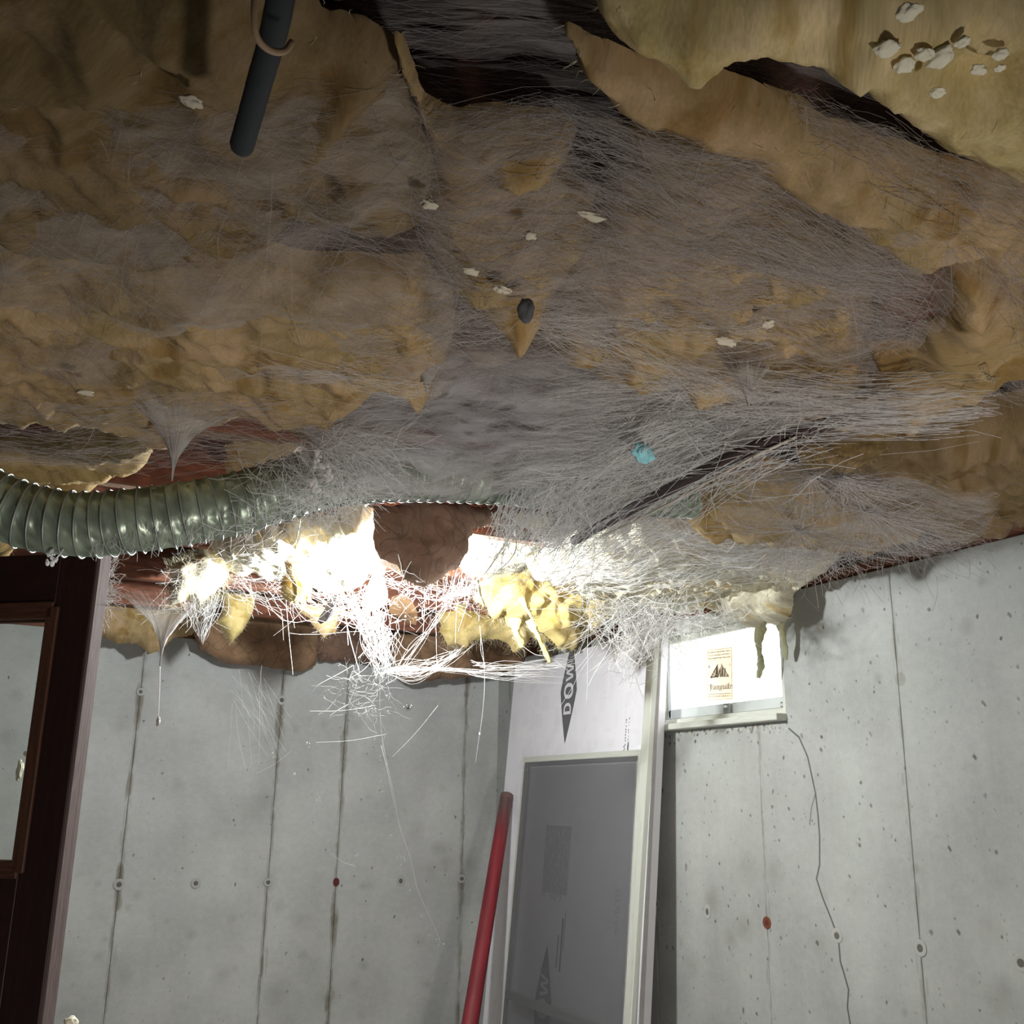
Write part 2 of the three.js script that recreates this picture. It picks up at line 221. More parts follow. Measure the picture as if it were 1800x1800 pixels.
// ------------------------------------------------------------------ the hopper window
M.whitePaint = new THREE.MeshStandardMaterial({ color: new THREE.Color(0.72, 0.74, 0.70), map: pixelTex(256, 256, (u, v) => { const n = tfbm(u, v, 10, 2), d = sm(0.28, 0.4, tfbm(u, v, 30, 8, 2)); const s = 226 + n * 26 - d * 80; return [s, s - 1, s - 7]; }), roughness: 0.7 });
M.greyMetal = new THREE.MeshStandardMaterial({ color: new THREE.Color(0.60, 0.63, 0.62), roughness: 0.55, metalness: 0.15 });
const win = structure(group('window_1')); win.position.set(RX + 0.03, 0, -(W0 + W1) / 2);
{
  const wz = W1 - W0, y0 = SILL, y1 = TOP - 0.002, h = y1 - y0;
  mesh('window_sill', box(0.14, 0.022, wz + 0.01, -0.005, y0 + 0.010, 0, 0.004), M.whitePaint, win);
  mesh('frame_bottom', box(0.045, 0.020, wz - 0.03, 0, y0 + 0.032, 0, 0.003), M.whitePaint, win);
  mesh('window_jamb', box(0.07, h, 0.02, 0.01, y0 + h / 2, wz / 2 - 0.01, 0.003), M.whitePaint, win);
  mesh('window_jamb', box(0.07, h, 0.02, 0.01, y0 + h / 2, -wz / 2 + 0.01, 0.003), M.whitePaint, win);
  mesh('frame_head', box(0.07, 0.05, wz - 0.04, 0.01, y1 - 0.025, 0, 0.003), M.whitePaint, win);
  const sash = new THREE.Group(); sash.name = 'window_sash'; win.add(sash);
  mesh('sash_rail', box(0.024, 0.036, wz - 0.05, 0.018, y0 + 0.064, 0, 0.003), M.greyMetal, sash);
  mesh('sash_rail', box(0.024, 0.022, wz - 0.05, 0.018, y1 - 0.062, 0, 0.003), M.whitePaint, sash);
  mesh('sash_stile', box(0.024, h - 0.11, 0.02, 0.018, y0 + h / 2 - 0.005, wz / 2 - 0.032, 0.003), M.greyMetal, sash);
  mesh('sash_stile', box(0.024, h - 0.11, 0.02, 0.018, y0 + h / 2 - 0.005, -wz / 2 + 0.032, 0.003), M.greyMetal, sash);
  mesh('pane', box(0.004, h - 0.12, wz - 0.07, 0.022, y0 + h / 2, 0), new THREE.MeshPhysicalMaterial({ color: 0xffffff, roughness: 0.05, transmission: 1, thickness: 0 }), win);
  const latch = mesh('latch', box(0.014, 0.040, 0.036, 0.0, y0 + 0.060, 0.03, 0.003), new THREE.MeshStandardMaterial({ color: new THREE.Color(0.30, 0.31, 0.30), roughness: 0.5, metalness: 0.5 }), win);
  const kn = new THREE.CylinderGeometry(0.005, 0.005, 0.02, 10); kn.rotateZ(Math.PI / 2); kn.translate(-0.012, y0 + 0.066, 0.036); mesh('latch_pin', kn, M.greyMetal, latch);
  const hn = mesh('hinge', box(0.016, 0.022, 0.024, -0.004, y0 + 0.052, wz / 2 - 0.034, 0.003), new THREE.MeshStandardMaterial({ color: new THREE.Color(0.22, 0.21, 0.19), roughness: 0.7 }), win);
  const bolt = new THREE.SphereGeometry(0.005, 10, 8); bolt.translate(-0.013, y0 + 0.052, wz / 2 - 0.034); mesh('hinge_screw', bolt, M.greyMetal, hn);
}
// the paper sticker on the pane, printed
{
  const a = atX(1241, 1142, RX + 0.045), b = atX(1289, 1230, RX + 0.045), zc = (a.z + b.z) / 2, w = Math.abs(a.z - b.z) + 0.002, h = 0.185;
  const tex = canvasTex(256, 512, (g, W, H) => {
    g.fillStyle = '#f1e9dc'; g.fillRect(0, 0, W, H);
    g.strokeStyle = '#b29b72'; g.lineWidth = 3; g.strokeRect(8, 10, W - 16, H - 20);
    g.fillStyle = '#8d7c5c'; g.font = '17px sans-serif'; for (let k = 0; k < 3; k++) for (let x = 16; x < 236; x += rr(9, 17)) g.fillRect(x, 30 + k * 30, rr(4, 10), rr(6, 12));
    g.fillStyle = '#4a4236'; g.beginPath(); g.moveTo(30, 290); g.lineTo(112, 150); g.lineTo(112, 284); g.fill(); g.beginPath(); g.moveTo(20, 190); g.lineTo(22, 150); g.lineTo(32, 180); g.fill();
    g.fillStyle = '#cdb996'; g.beginPath(); g.moveTo(52, 276); g.lineTo(96, 196); g.lineTo(90, 276); g.fill();
    g.strokeStyle = '#4a4236'; g.lineWidth = 8; g.beginPath(); g.moveTo(84, 280); g.lineTo(104, 210); g.lineTo(112, 280); g.lineTo(136, 206); g.lineTo(136, 284); g.moveTo(160, 200); g.lineTo(152, 276); g.moveTo(186, 204); g.lineTo(178, 276); g.moveTo(204, 270); g.lineTo(212, 274); g.stroke();
    g.fillStyle = '#4a4236'; g.font = 'italic 64px serif'; g.save(); g.translate(22, 404); g.scale(0.86, 1); g.fillText('Vanguard', 0, 0); g.restore();
    g.strokeStyle = '#4a4236'; g.lineWidth = 5; g.beginPath(); g.moveTo(34, 420); g.lineTo(46, 350); g.lineTo(26, 356); g.stroke();
    g.fillStyle = '#a08f6c'; g.fillRect(16, 446, 224, 5); for (let x = 18; x < 230; x += rr(8, 15)) g.fillRect(x, 466, rr(3, 9), rr(8, 14));
  });
  const m = mesh('window_sticker', box(0.0015, h, w), new THREE.MeshPhysicalMaterial({ color: 0xffffff, map: tex, roughness: 0.9, transmission: 0.55, thickness: 0 }));
  m.geometry.attributes.uv.needsUpdate = true; m.position.set(RX + 0.0465, (a.y + b.y) / 2, zc); m.rotation.x = 0.05;
  tag(m, 'small tan paper sticker with dark sail print on the bright window pane', 'sticker');
}

// ------------------------------------------------------------------ things leaning on the right wall
const lean = (px, py, x0, k) => { const d = sight(px, py), t = (x0 - (2.2 - EYE.y) * k) / (d.x - d.y * k); return EYE.clone().addScaledVector(d, t); };
const LK = 0.085;
{ // rigid foam board, face towards the room
  const zL = -4.44, zR = -3.22, H = 2.20, x0 = 2.255, th = 0.03;
  const uvOf = (px, py) => { const p = lean(px, py, x0, LK); return [(p.z - zL) / (zR - zL), p.y / H]; };
  const tex = canvasTex(1220, 2048, (g, W, Hh) => {
    const T = (px, py) => { const [u, v] = uvOf(px, py); return [u * W, (1 - v) * Hh]; };
    g.fillStyle = '#efedf2'; g.fillRect(0, 0, W, Hh);
    for (let k = 0; k < 900; k++) { g.fillStyle = `rgba(${rnd() < 0.5 ? '214,211,216' : '246,244,248'},.16)`; g.fillRect(rnd() * W, rnd() * Hh, rr(4, 60), rr(4, 90)); }
    const logo = (top, bot, cx) => { // a long upright lozenge with three letters read upwards
      const yT = top, yB = bot, c = (yT + yB) / 2, hw = (yB - yT) * 0.165;
      g.fillStyle = '#66666a'; g.strokeStyle = '#3c3c40'; g.lineWidth = 4; g.beginPath(); g.moveTo(cx, yT); g.quadraticCurveTo(cx + hw * 0.75, c - hw * 1.1, cx + hw, c); g.quadraticCurveTo(cx + hw * 0.75, c + hw * 1.1, cx, yB); g.quadraticCurveTo(cx - hw * 0.75, c + hw * 1.1, cx - hw, c); g.quadraticCurveTo(cx - hw * 0.75, c - hw * 1.1, cx, yT); g.fill(); g.stroke();
      const L = yB - yT; g.font = `bold ${L * 0.26}px sans-serif`; g.textAlign = 'center'; g.textBaseline = 'middle'; g.lineWidth = 5; g.strokeStyle = '#46464a'; g.fillStyle = '#e4e2e3';
      [['D', 0.178, 0.84], ['O', 0, 1.0], ['W', -0.185, 0.8]].forEach(([ch, o, s]) => { g.save(); g.translate(cx, c + o * L); g.rotate(-Math.PI / 2); g.scale(0.95 * s, s); g.strokeText(ch, 0, 0); g.fillText(ch, 0, 0); g.restore(); });
    };
    const a = T(993, 1302), b = T(996, 1212); logo(b[1] - (a[1] - b[1]), a[1], a[0]);
    const c = T(962, 1662), d = T(954, 1772); logo(c[1], c[1] + 2 * (d[1] - c[1]), c[0]);
    g.fillStyle = '#4a4a4e'; for (const [px, w] of [[1098, 5], [1103, 4]]) { const q = T(px, 1312), r = T(px, 1254); for (let y = q[1]; y > r[1]; y -= rr(9, 16)) g.fillRect(q[0] + gauss(), y, w, rr(2, 8)); }
    { const q = T(1096, 1312), r = T(1103, 1312); g.fillStyle = '#2c2c30'; g.fillRect(r[0], r[1] - 18, 7, 28); g.fillRect(q[0], q[1] - 8, 6, 6); g.fillRect(q[0], q[1] + 6, 6, 6); }
    g.fillStyle = '#8c8c90'; { const q = T(962, 1448), r = T(996, 1572); for (let k = 0; k < 12; k++) { const x = q[0] + (r[0] - q[0]) * k / 12; for (let y = q[1]; y < r[1]; y += rr(10, 40)) g.fillRect(x, y, 5, rr(8, 34)); } g.fillStyle = 'rgba(120,120,124,.35)'; g.fillRect(q[0] - 4, q[1], r[0] - q[0] + 8, r[1] - q[1]); }
    g.fillStyle = '#505054'; { const q = T(982, 1706), r = T(986, 1612); g.fillRect(q[0], r[1], 12, q[1] - r[1]); g.fillRect(q[0] - 26, r[1] + 60, 8, q[1] - r[1] - 70); g.fillRect(q[0] + 20, r[1] - 30, 4, q[1] - r[1] - 40); }
    g.fillStyle = '#9a989c'; { const q = T(1083, 1560), r = T(1085, 1640); for (let k = 0; k < 3; k++) for (let y = q[1]; y < r[1]; y += rr(12, 24)) g.fillRect(q[0] + k * 12, y, 4, rr(5, 14)); }
  });
  const g = box(zR - zL, H, th, 0, H / 2, -th / 2, 0.002); // local x runs along -z .. +z after the turn
  const p = g.attributes.position, u = g.attributes.uv; for (let k = 0; k < p.count; k++) u.setXY(k, 0.5 + p.getX(k) / (zR - zL), p.getY(k) / H);
  g.rotateY(-Math.PI / 2);
  const m = mesh('foam_board', g, new THREE.MeshStandardMaterial({ color: 0xffffff, map: tex, roughness: 0.75 })); m.userData.x = 0;
  m.position.set(x0 - 2.2 * LK, 0, (zL + zR) / 2); m.rotation.z = -Math.atan(LK);
  tag(m, 'pale grey rigid foam board with dark lozenge print leaning in the corner', 'foam board');
}
{ // insect screen in a white frame, leaning on the foam board
  const k = 0.085, x0 = 2.222, a = lean(928, 1328, x0, k), b = lean(1134, 1323, x0, k), zL = a.z, zR = b.z, H = (a.y + b.y) / 2 / Math.cos(Math.atan(k)), W = zR - zL;
  const t = thing('screen_door', 'white framed insect screen with grey mesh leaning on the foam board', 'screen', [x0 - 2.2 * k, 0, (zL + zR) / 2]); t.rotation.z = -Math.atan(k); t.rotation.y = 0.0;
  const wf = 0.016, add = (n, w, h, z, y) => mesh(n, box(0.022, h, w, -0.011, y, z, 0.004), M.whitePaint, t);
  add('top_rail', W, 0.024, 0, H - 0.012); add('bottom_rail', W, 0.09, 0, 0.045); add('stile', 0.016, H - 0.03, -W / 2 + 0.008, H / 2); add('stile', wf, H - 0.03, W / 2 - wf / 2, H / 2); add('middle_rail', W - 0.03, 0.036, 0, 0.80);
  const sc = canvasTex(64, 64, (g, w, h) => { g.fillStyle = '#5c5c5c'; g.fillRect(0, 0, w, h); }, false);
  mesh('screen_mesh', box(0.001, H - 0.05, W - 0.04, -0.0235, H / 2, 0), new THREE.MeshStandardMaterial({ color: new THREE.Color(0.15, 0.15, 0.16), roughness: 0.8, transparent: true, opacity: 0.48 }), t);
}
{ // long white plank by the window
  const k = 0.10, x0 = 2.2, p = lean(1135, 1250, x0, k), q = lean(1148, 1250, x0, k);
  const g = box(0.022, 2.2, q.z - p.z, 0, 1.1, 0, 0.003); const m = mesh('white_plank', g, M.whitePaint); m.position.set(x0 - 2.2 * k, 0.004, (p.z + q.z) / 2); m.rotation.z = -Math.atan(k);
  tag(m, 'long narrow white painted plank standing beside the window', 'plank');
}
{ // red steel post in the corner
  const top = atD(891, 1398, 4.70), bot = atD(826, 1800, 3.95), d = bot.clone().sub(top).normalize(), foot = top.clone().addScaledVector(d, (top.y - 0.02) / -d.y);
  const t = thing('red_post', 'red painted pole with worn brown top leaning in the wall corner', 'pole', foot.toArray()); const L = top.distanceTo(foot);
  const col = pixelTex(64, 1024, (u, v) => { const n = tfbm(u, v, 9, 3), w = sm(0.86, 0.985, v + n * 0.08), s = 1 + n * 0.35; return [(126 - 30 * w) * s, (38 + 38 * w) * s, (46 + 28 * w) * s]; });
  const g = new THREE.CylinderGeometry(0.029, 0.036, L, 20, 1, true); g.translate(0, L / 2, 0);
  const pipe = mesh('pipe', g, new THREE.MeshStandardMaterial({ color: 0xffffff, map: col, roughness: 0.6 }), t);
  const c = new THREE.LatheGeometry([[0, L + 0.002], [0.024, L + 0.002], [0.029, L - 0.003], [0.0298, L - 0.02], [0.029, L - 0.024]].map(p => new THREE.Vector2(...p)), 20);
  mesh('end_cap', c, new THREE.MeshStandardMaterial({ color: new THREE.Color(0.16, 0.09, 0.08), roughness: 0.8 }), t);
  t.quaternion.setFromUnitVectors(V(0, 1, 0), d.clone().negate());
}
// ------------------------------------------------------------------ the brown door with its pane
{
  const ang = 50 * Math.PI / 180, dir = V(-Math.sin(ang), 0, -Math.cos(ang)); // from the free edge towards the hinges, away from the camera
  const zE = -2.14, e = atZ(184, 984, zE), H = e.y + 0.012, th = 0.036;
  const t = thing('brown_door', 'dark brown door with a tall glass pane standing open at the left', 'door', [e.x, 0, e.z]);
  t.rotation.y = Math.atan2(dir.x, dir.z) - Math.PI / 2; // local +x runs along dir
  M.doorBrown = new THREE.MeshStandardMaterial({ color: new THREE.Color(0.07, 0.024, 0.02), map: woodTex, roughness: 0.55 });
  M.doorEdge = new THREE.MeshStandardMaterial({ color: new THREE.Color(0.50, 0.42, 0.43), map: woodTex, roughness: 0.8 });
  M.doorBead = new THREE.MeshStandardMaterial({ color: new THREE.Color(0.26, 0.12, 0.075), map: woodTex, roughness: 0.5 });
  // measure the pane on the door's face plane
  const n = V(dir.z, 0, -dir.x), f = p => { const d = sight(...p), tt = n.dot(e.clone().sub(EYE)) / n.dot(d), q = EYE.clone().addScaledVector(d, tt); return [q.clone().sub(e).dot(dir), q.y]; };
  const [px1, pyT] = f([105, 1080]), [, pyB] = f([57, 1522]); const pw = 0.46, W = 0.76, hx = px1, bt = pyT, bb = pyB;
  const slab = (name, x0, x1, y0, y1, mat, d = th, z = 0, r = 0.003) => mesh(name, box(x1 - x0, y1 - y0, d, (x0 + x1) / 2, (y0 + y1) / 2, z, r), mat, t);
  slab('stile', 0.004, hx, 0.01, H, M.doorBrown); slab('stile', hx + pw, W, 0.01, H, M.doorBrown); slab('rail', hx, hx + pw, bt, H, M.doorBrown); slab('rail', hx, hx + pw, 0.01, bb, M.doorBrown);
  slab('door_edge', -0.003, 0.004, 0.01, H, M.doorEdge, th - 0.002, 0, 0.001);
  for (const s of [-1, 1]) { const bd = 0.026; slab('glazing_bead', hx - 0.002 - bd * 0.4, hx + 0.014, bb - 0.012, bt + 0.012, M.doorBead, 0.008, s * 0.02); slab('glazing_bead', hx + pw - 0.014, hx + pw + 0.012, bb - 0.012, bt + 0.012, M.doorBead, 0.008, s * 0.02); slab('glazing_bead', hx, hx + pw, bt - 0.012, bt + 0.022, M.doorBead, 0.008, s * 0.02); slab('glazing_bead', hx, hx + pw, bb - 0.022, bb + 0.008, M.doorBead, 0.008, s * 0.02); }
  slab('pane', hx, hx + pw, bb, bt, new THREE.MeshPhysicalMaterial({ color: new THREE.Color(0.93, 0.95, 0.93), roughness: 0.04, transmission: 1, thickness: 0 }), 0.003, 0, 0);
}

// ------------------------------------------------------------------ lamp, duct, wires
{
  const t = thing('hanging_bulb', 'glowing bare light bulb tangled in white cobwebs under the joists', 'light bulb', BULB);
  const prof = [[0, -0.062], [0.012, -0.060], [0.022, -0.053], [0.029, -0.040], [0.0315, -0.026], [0.030, -0.012], [0.024, 0.006], [0.017, 0.022], [0.0145, 0.034], [0.0135, 0.040]];
  mesh('glass', new THREE.LatheGeometry(prof.map(p => new THREE.Vector2(p[0], p[1] + 0.012)), 28), new THREE.MeshStandardMaterial({ color: 0xffffff, emissive: new THREE.Color(1, 0.97, 0.92), emissiveIntensity: 14 }), t);
  const dark = new THREE.MeshStandardMaterial({ color: new THREE.Color(0.16, 0.155, 0.16), roughness: 0.6 });
  mesh('socket', new THREE.LatheGeometry([[0.0, 0.115], [0.018, 0.114], [0.023, 0.106], [0.024, 0.07], [0.0215, 0.062], [0.020, 0.048], [0.0175, 0.046]].map(p => new THREE.Vector2(...p)), 24), dark, t);
  mesh('cable', sweep([V(0, 0.11, 0), V(0.003, 0.14, 0.008), V(-0.004, 0.18, 0.02), V(-0.002, 0.2, 0.03)], () => 0.004, { seg: 16, sides: 8 }), dark, t);
}
{ // unseen lamp on a stand, added to fill in the dim ceiling
  const t = thing('added_fill_lamp', 'small added fill lamp on a round-based stand, out of view on the cellar floor', 'lamp', [FILL_LAMP[0], 0, FILL_LAMP[2]]);
  const dk = new THREE.MeshStandardMaterial({ color: new THREE.Color(0.08, 0.08, 0.09), roughness: 0.5 });
  mesh('base', new THREE.LatheGeometry([[0, 0.022], [0.11, 0.02], [0.12, 0.012], [0.12, 0], [0, 0]].map(p => new THREE.Vector2(...p)), 28), dk, t);
  mesh('pole', new THREE.CylinderGeometry(0.009, 0.009, FILL_LAMP[1] - 0.07, 12).translate(0, (FILL_LAMP[1] - 0.05) / 2, 0), dk, t);
  const sh = mesh('shade', new THREE.LatheGeometry([[0.02, -0.06], [0.05, -0.05], [0.08, -0.015], [0.095, 0.045], [0.09, 0.045], [0.075, -0.012], [0.046, -0.045], [0.0, -0.052]].map(p => new THREE.Vector2(...p)), 28), dk, t);
  sh.position.set(0, FILL_LAMP[1], 0); sh.quaternion.setFromUnitVectors(V(0, 1, 0), V(0.35, 1.52, -2.4).normalize());
  mesh('bulb', new THREE.SphereGeometry(0.026, 20, 14).translate(0, FILL_LAMP[1], 0), new THREE.MeshStandardMaterial({ color: 0xffffff, emissive: new THREE.Color(1, 0.94, 0.86), emissiveIntensity: 6 }), t);
}
const foilTex = pixelTex(512, 512, (u, v) => { const s = 200 + tfbm(u, v, 30, 2, 4) * 90 + Math.abs(tn(u, v, 60, 7)) * 60; return [s * 0.94, s, s * 0.93]; });
M.foil = new THREE.MeshStandardMaterial({ color: new THREE.Color(0.50, 0.53, 0.48), map: foilTex, bumpMap: foilTex, bumpScale: 0.007, roughness: 0.36, metalness: 0.4 });
M.foilRib = new THREE.MeshStandardMaterial({ color: new THREE.Color(0.42, 0.45, 0.42), roughness: 0.5, metalness: 0.7 });
M.wireBlack = new THREE.MeshStandardMaterial({ color: new THREE.Color(0.045, 0.035, 0.033), roughness: 0.7 });
M.wireWhite = new THREE.MeshStandardMaterial({ color: new THREE.Color(0.62, 0.56, 0.48), roughness: 0.8 });
{
  const pts = [[-160, 800, 1.62], [-60, 862, 1.62], [40, 905, 1.63], [140, 922, 1.64], [240, 915, 1.65], [330, 902, 1.67], [420, 884, 1.70], [500, 860, 1.74], [580, 838, 1.80], [680, 832, 1.90], [780, 834, 1.98], [900, 842, 2.06], [1040, 856, 2.16], [1200, 868, 2.26], [1330, 872, 2.34], [1500, 860, 2.5]].map(p => atD(...p));
  const t = thing('flexible_duct', 'silver ribbed flexible duct sagging across the cellar above the door', 'duct');
  const R = 0.0515, n = 92, crv = new THREE.CatmullRomCurve3(pts, false, 'centripetal'), seg = n * 6;
  mesh('foil_sleeve', sweep(pts, s => { const w = (s * n) % 1, c = Math.abs(Math.sin(w * Math.PI)); return R - 0.0022 * Math.pow(c, 0.7) + 0.001; }, { seg, sides: 28, rough: 0.035, freq: 55, cap: false }), M.foil, t);
  const rib = new THREE.TorusGeometry(R + 0.0018, 0.0015, 6, 30);
  for (let k = 0; k <= n; k++) { const s = k / n, p = crv.getPointAt(s), d = crv.getTangentAt(s), m = mesh('wire_rib', rib, M.foilRib, t); m.position.copy(p); m.quaternion.setFromUnitVectors(V(0, 0, 1), d.add(V(gauss() * 0.03, gauss() * 0.03, gauss() * 0.03)).normalize()); }
}
{ // dark strap-like pipe under the joists, towards the back wall, and the pale wire clipped beside it
  const p = [[1640, 702, 2.10], [1560, 716, 2.075], [1480, 738, 2.05], [1360, 774, 2.035], [1290, 802, 2.03], [1180, 858, 2.03], [1100, 900, 2.035], [1010, 950, 2.045]].map(q => atY(...q));
  const m = mesh('iron_pipe', sweep(p, () => [0.0095, 0.0095], { seg: 60, sides: 12 }), new THREE.MeshStandardMaterial({ color: new THREE.Color(0.055, 0.035, 0.032), roughness: 0.65 }));
  tag(m, 'thin black iron pipe running under the joists past the blue scrap', 'pipe');
  const w = [[1400, 768, 2.03], [1330, 800, 2.018], [1280, 827, 2.012], [1200, 872, 2.012], [1120, 914, 2.016], [1060, 942, 2.02]].map(q => atY(...q));
  tag(mesh('white_wire', sweep(w, () => 0.0022, { seg: 50, sides: 6 }), M.wireWhite), 'thin off-white wire strung just below the black pipe', 'wire');
  const b = mesh('bridging_block', box(0.03, 0.10, 0.055, 0, 0, 0, 0.003), M.tanWood); b.position.copy(atY(1292, 768, 2.085)); b.rotation.set(0.2, 0.1, 0.5); tag(b, 'small tan wood block fixed beside the black pipe between joists', 'wood block');
}
{ // black pipe end and its hanger close to the camera
  const p = [atD(560, -330, 0.62), atD(505, -60, 0.62), atD(480, 60, 0.66), atD(452, 160, 0.71), atD(422, 268, 0.76)];
  const t = mesh('black_hose', sweep(p, s => 0.0088 * (s > 0.97 ? Math.sqrt(Math.max(0.02, 1 - Math.pow((s - 0.97) / 0.03, 2))) : 1), { seg: 60, sides: 16, rough: 0.05, freq: 90 }), new THREE.MeshStandardMaterial({ color: new THREE.Color(0.035, 0.042, 0.046), roughness: 0.75 }));
  tag(t, 'dusty black hose end dangling close overhead through a beige hook', 'hose');
  const h = [atD(462, -140, 0.60), atD(452, -40, 0.60), atD(447, 30, 0.60), atD(452, 66, 0.605), atD(474, 88, 0.615), atD(500, 90, 0.625), atD(513, 74, 0.63)];
  tag(mesh('pipe_hook', sweep(h, () => 0.0021, { seg: 40, sides: 10 }), new THREE.MeshStandardMaterial({ color: new THREE.Color(0.52, 0.36, 0.22), roughness: 0.55 })), 'beige J-shaped hook holding up the black hose end', 'hook');
}

// ------------------------------------------------------------------ insulation
// A batt: outline surveyed on a plane (level, or upright facing the room), swelling out of it, torn at the rim.
function batt(label, plane, outline, { T = 0.05, R = 0.06, lump = 0.03, fl = 9, rag = 0.012, drops = [], cell = 0.010, mat = M.fluff, back = 0.02, fringe = 90, fl2 = 0.35, name = 'insulation_batt', cat = 'insulation', hair = 0.011, dents = [] } = {}) {
  const level = plane.y !== undefined;
  const side = plane.x !== undefined, hit = (px, py, h) => level ? atY(px, py, plane.y - h) : side ? atX(px, py, plane.x - h) : atZ(px, py, plane.z + h), flat = p => level ? [p.x, p.z] : side ? [p.z, p.y] : [p.x, p.y];
  const on = (px, py) => flat(hit(px, py, 0));
  const out = (s, t, h) => level ? V(s, plane.y - h, t) : side ? V(plane.x - h, t, s) : V(s, t, plane.z + h);
  const P = outline.map(q => on(...q)), N = P.length;
  let x0 = 1e9, x1 = -1e9, y0 = 1e9, y1 = -1e9; for (const [a, b] of P) { x0 = Math.min(x0, a); x1 = Math.max(x1, a); y0 = Math.min(y0, b); y1 = Math.max(y1, b); }
  const off = label.length * 3.7 + P[0][0];
  const dist = (x, y) => { let d = 1e9, ins = false; for (let i = 0, j = N - 1; i < N; j = i++) { const [ax, ay] = P[i], [bx, by] = P[j]; const ex = bx - ax, ey = by - ay, k = Math.min(1, Math.max(0, ((x - ax) * ex + (y - ay) * ey) / (ex * ex + ey * ey + 1e-12))); d = Math.min(d, Math.hypot(x - ax - k * ex, y - ay - k * ey)); if ((ay > y) !== (by > y) && x < (bx - ax) * (y - ay) / (by - ay) + ax) ins = !ins; } return (ins ? d : -d) + rag * (fbm(x * 22, y * 22, off, 3) * 1.6 + 0.2); };
  const D = drops.map(q => { const p = flat(hit(q[0], q[1], q[3])); return [p[0], p[1], q[2], q[3], q[4] ?? 1.2]; });
  const E = dents.map(q => { const p = on(q[0], q[1]); return [p[0], p[1], q[2], q[3]]; });
  const relief = (x, y, d) => {
    const e = Math.min(1, Math.max(0, d) / R), prof = Math.sqrt(Math.max(0, 1 - (1 - e) * (1 - e)));
    const b = Math.abs(fbm(x * fl, y * fl, off, 4)), c = fbm(x * fl * 3.1, y * fl * 3.1, off + 3, 3), f2 = noise(x * 90, y * 90, off);
    let h = T * prof + e * (lump * (0.9 - 2.6 * b) + lump * fl2 * c * 1.3 + 0.0012 * f2);
    for (const [a, bb, r, k, w] of D) { const q = Math.hypot(x - a, y - bb) / r; if (q < 4) h += k * Math.exp(-Math.pow(q, w)) * Math.min(1, e * 3); }
    for (const [a, bb, r, k] of E) { const q = Math.hypot(x - a, y - bb) / r; if (q < 3) h -= k * Math.exp(-q * q) * e; }
    return h; };
  const nx = Math.ceil((x1 - x0 + 0.1) / cell) + 1, ny = Math.ceil((y1 - y0 + 0.1) / cell) + 1, X = i => x0 - 0.05 + i * cell, Y = j => y0 - 0.05 + j * cell;
  const f = new Float32Array(nx * ny); for (let j = 0; j < ny; j++) for (let i = 0; i < nx; i++) f[j * nx + i] = dist(X(i), Y(j));
  const id = new Int32Array(nx * ny).fill(-1), pos = [], uv = [], idx = [], pb = [], rim = [];
  const vert = (i, j) => {
    const k = j * nx + i; if (id[k] >= 0) return id[k]; let x = X(i), y = Y(j), d = f[k];
    const jx = noise(x * 300, y * 300, 1) * cell * 0.3, jy = noise(x * 300, y * 300, 5) * cell * 0.3;
    if (d < 0) { const gx = (dist(x + 0.002, y) - d) / 0.002, gy = (dist(x, y + 0.002) - d) / 0.002, g2 = gx * gx + gy * gy + 1e-6; const s = Math.min(cell * 1.5, -d / Math.sqrt(g2)) / Math.sqrt(g2); x += gx * s; y += gy * s; d = 0; rim.push([x, y, -gx / Math.sqrt(g2), -gy / Math.sqrt(g2)]); } else { x += jx; y += jy; }
    const h = relief(x, y, d), n = pos.length / 3, p = out(x, y, h), q = out(x, y, -back * Math.min(1, d / 0.03));
    pos.push(p.x, p.y, p.z); pb.push(q.x, q.y, q.z); uv.push(x * 1.6 + off, y * 1.6); return id[k] = n; };
  for (let j = 0; j < ny - 1; j++) for (let i = 0; i < nx - 1; i++) {
    const k = j * nx + i; if (f[k] <= 0 && f[k + 1] <= 0 && f[k + nx] <= 0 && f[k + nx + 1] <= 0) continue;
    const a = vert(i, j), b = vert(i + 1, j), c = vert(i, j + 1), d = vert(i + 1, j + 1); idx.push(a, b, c, b, d, c); }
  const n = pos.length / 3, m = idx.length, all = new Float32Array(n * 6); all.set(pos); all.set(pb, n * 3);
  for (let k = 0; k < m; k += 3) idx.push(idx[k] + n, idx[k + 2] + n, idx[k + 1] + n);
  const g = new THREE.BufferGeometry(); g.setAttribute('position', new THREE.BufferAttribute(all, 3)); g.setAttribute('uv', new THREE.Float32BufferAttribute(uv.concat(uv), 2)); g.setIndex(idx); g.computeVertexNormals();
  const o = thing(name, label, cat); mesh('wool', g, mat, o);
  if (fringe) { // loose glass fibres at the torn rim and over the face
    const th = new Threads();
    for (let k = 0; k < fringe; k++) {
      let p, dir; if (k % 3 && rim.length) { const [x, y, gx, gy] = rim[rnd() * rim.length | 0]; p = out(x, y, 0.002); dir = out(x + gx, y + gy, rr(0, 0.7)).sub(out(x, y, 0)); } else { const v = (rnd() * n | 0) * 3; p = V(pos[v], pos[v + 1], pos[v + 2]); dir = out(gauss(), gauss(), 0.6).sub(out(0, 0, 0)); }
      const L = hair * rr(0.4, 1.6), q = [p]; dir.normalize(); for (let s = 1; s <= 3; s++) q.push(q[s - 1].clone().addScaledVector(dir.add(V(gauss() * 0.3, gauss() * 0.3, gauss() * 0.3)).normalize(), L / 3));
      th.add(q, 0.00035, 0.00015); }
    mesh('loose_fibres', th.geo(), M.fibre, o).userData.kind = 'stuff';
  }
  o.userData.surf = undefined; delete o.userData.surf; return o;
}
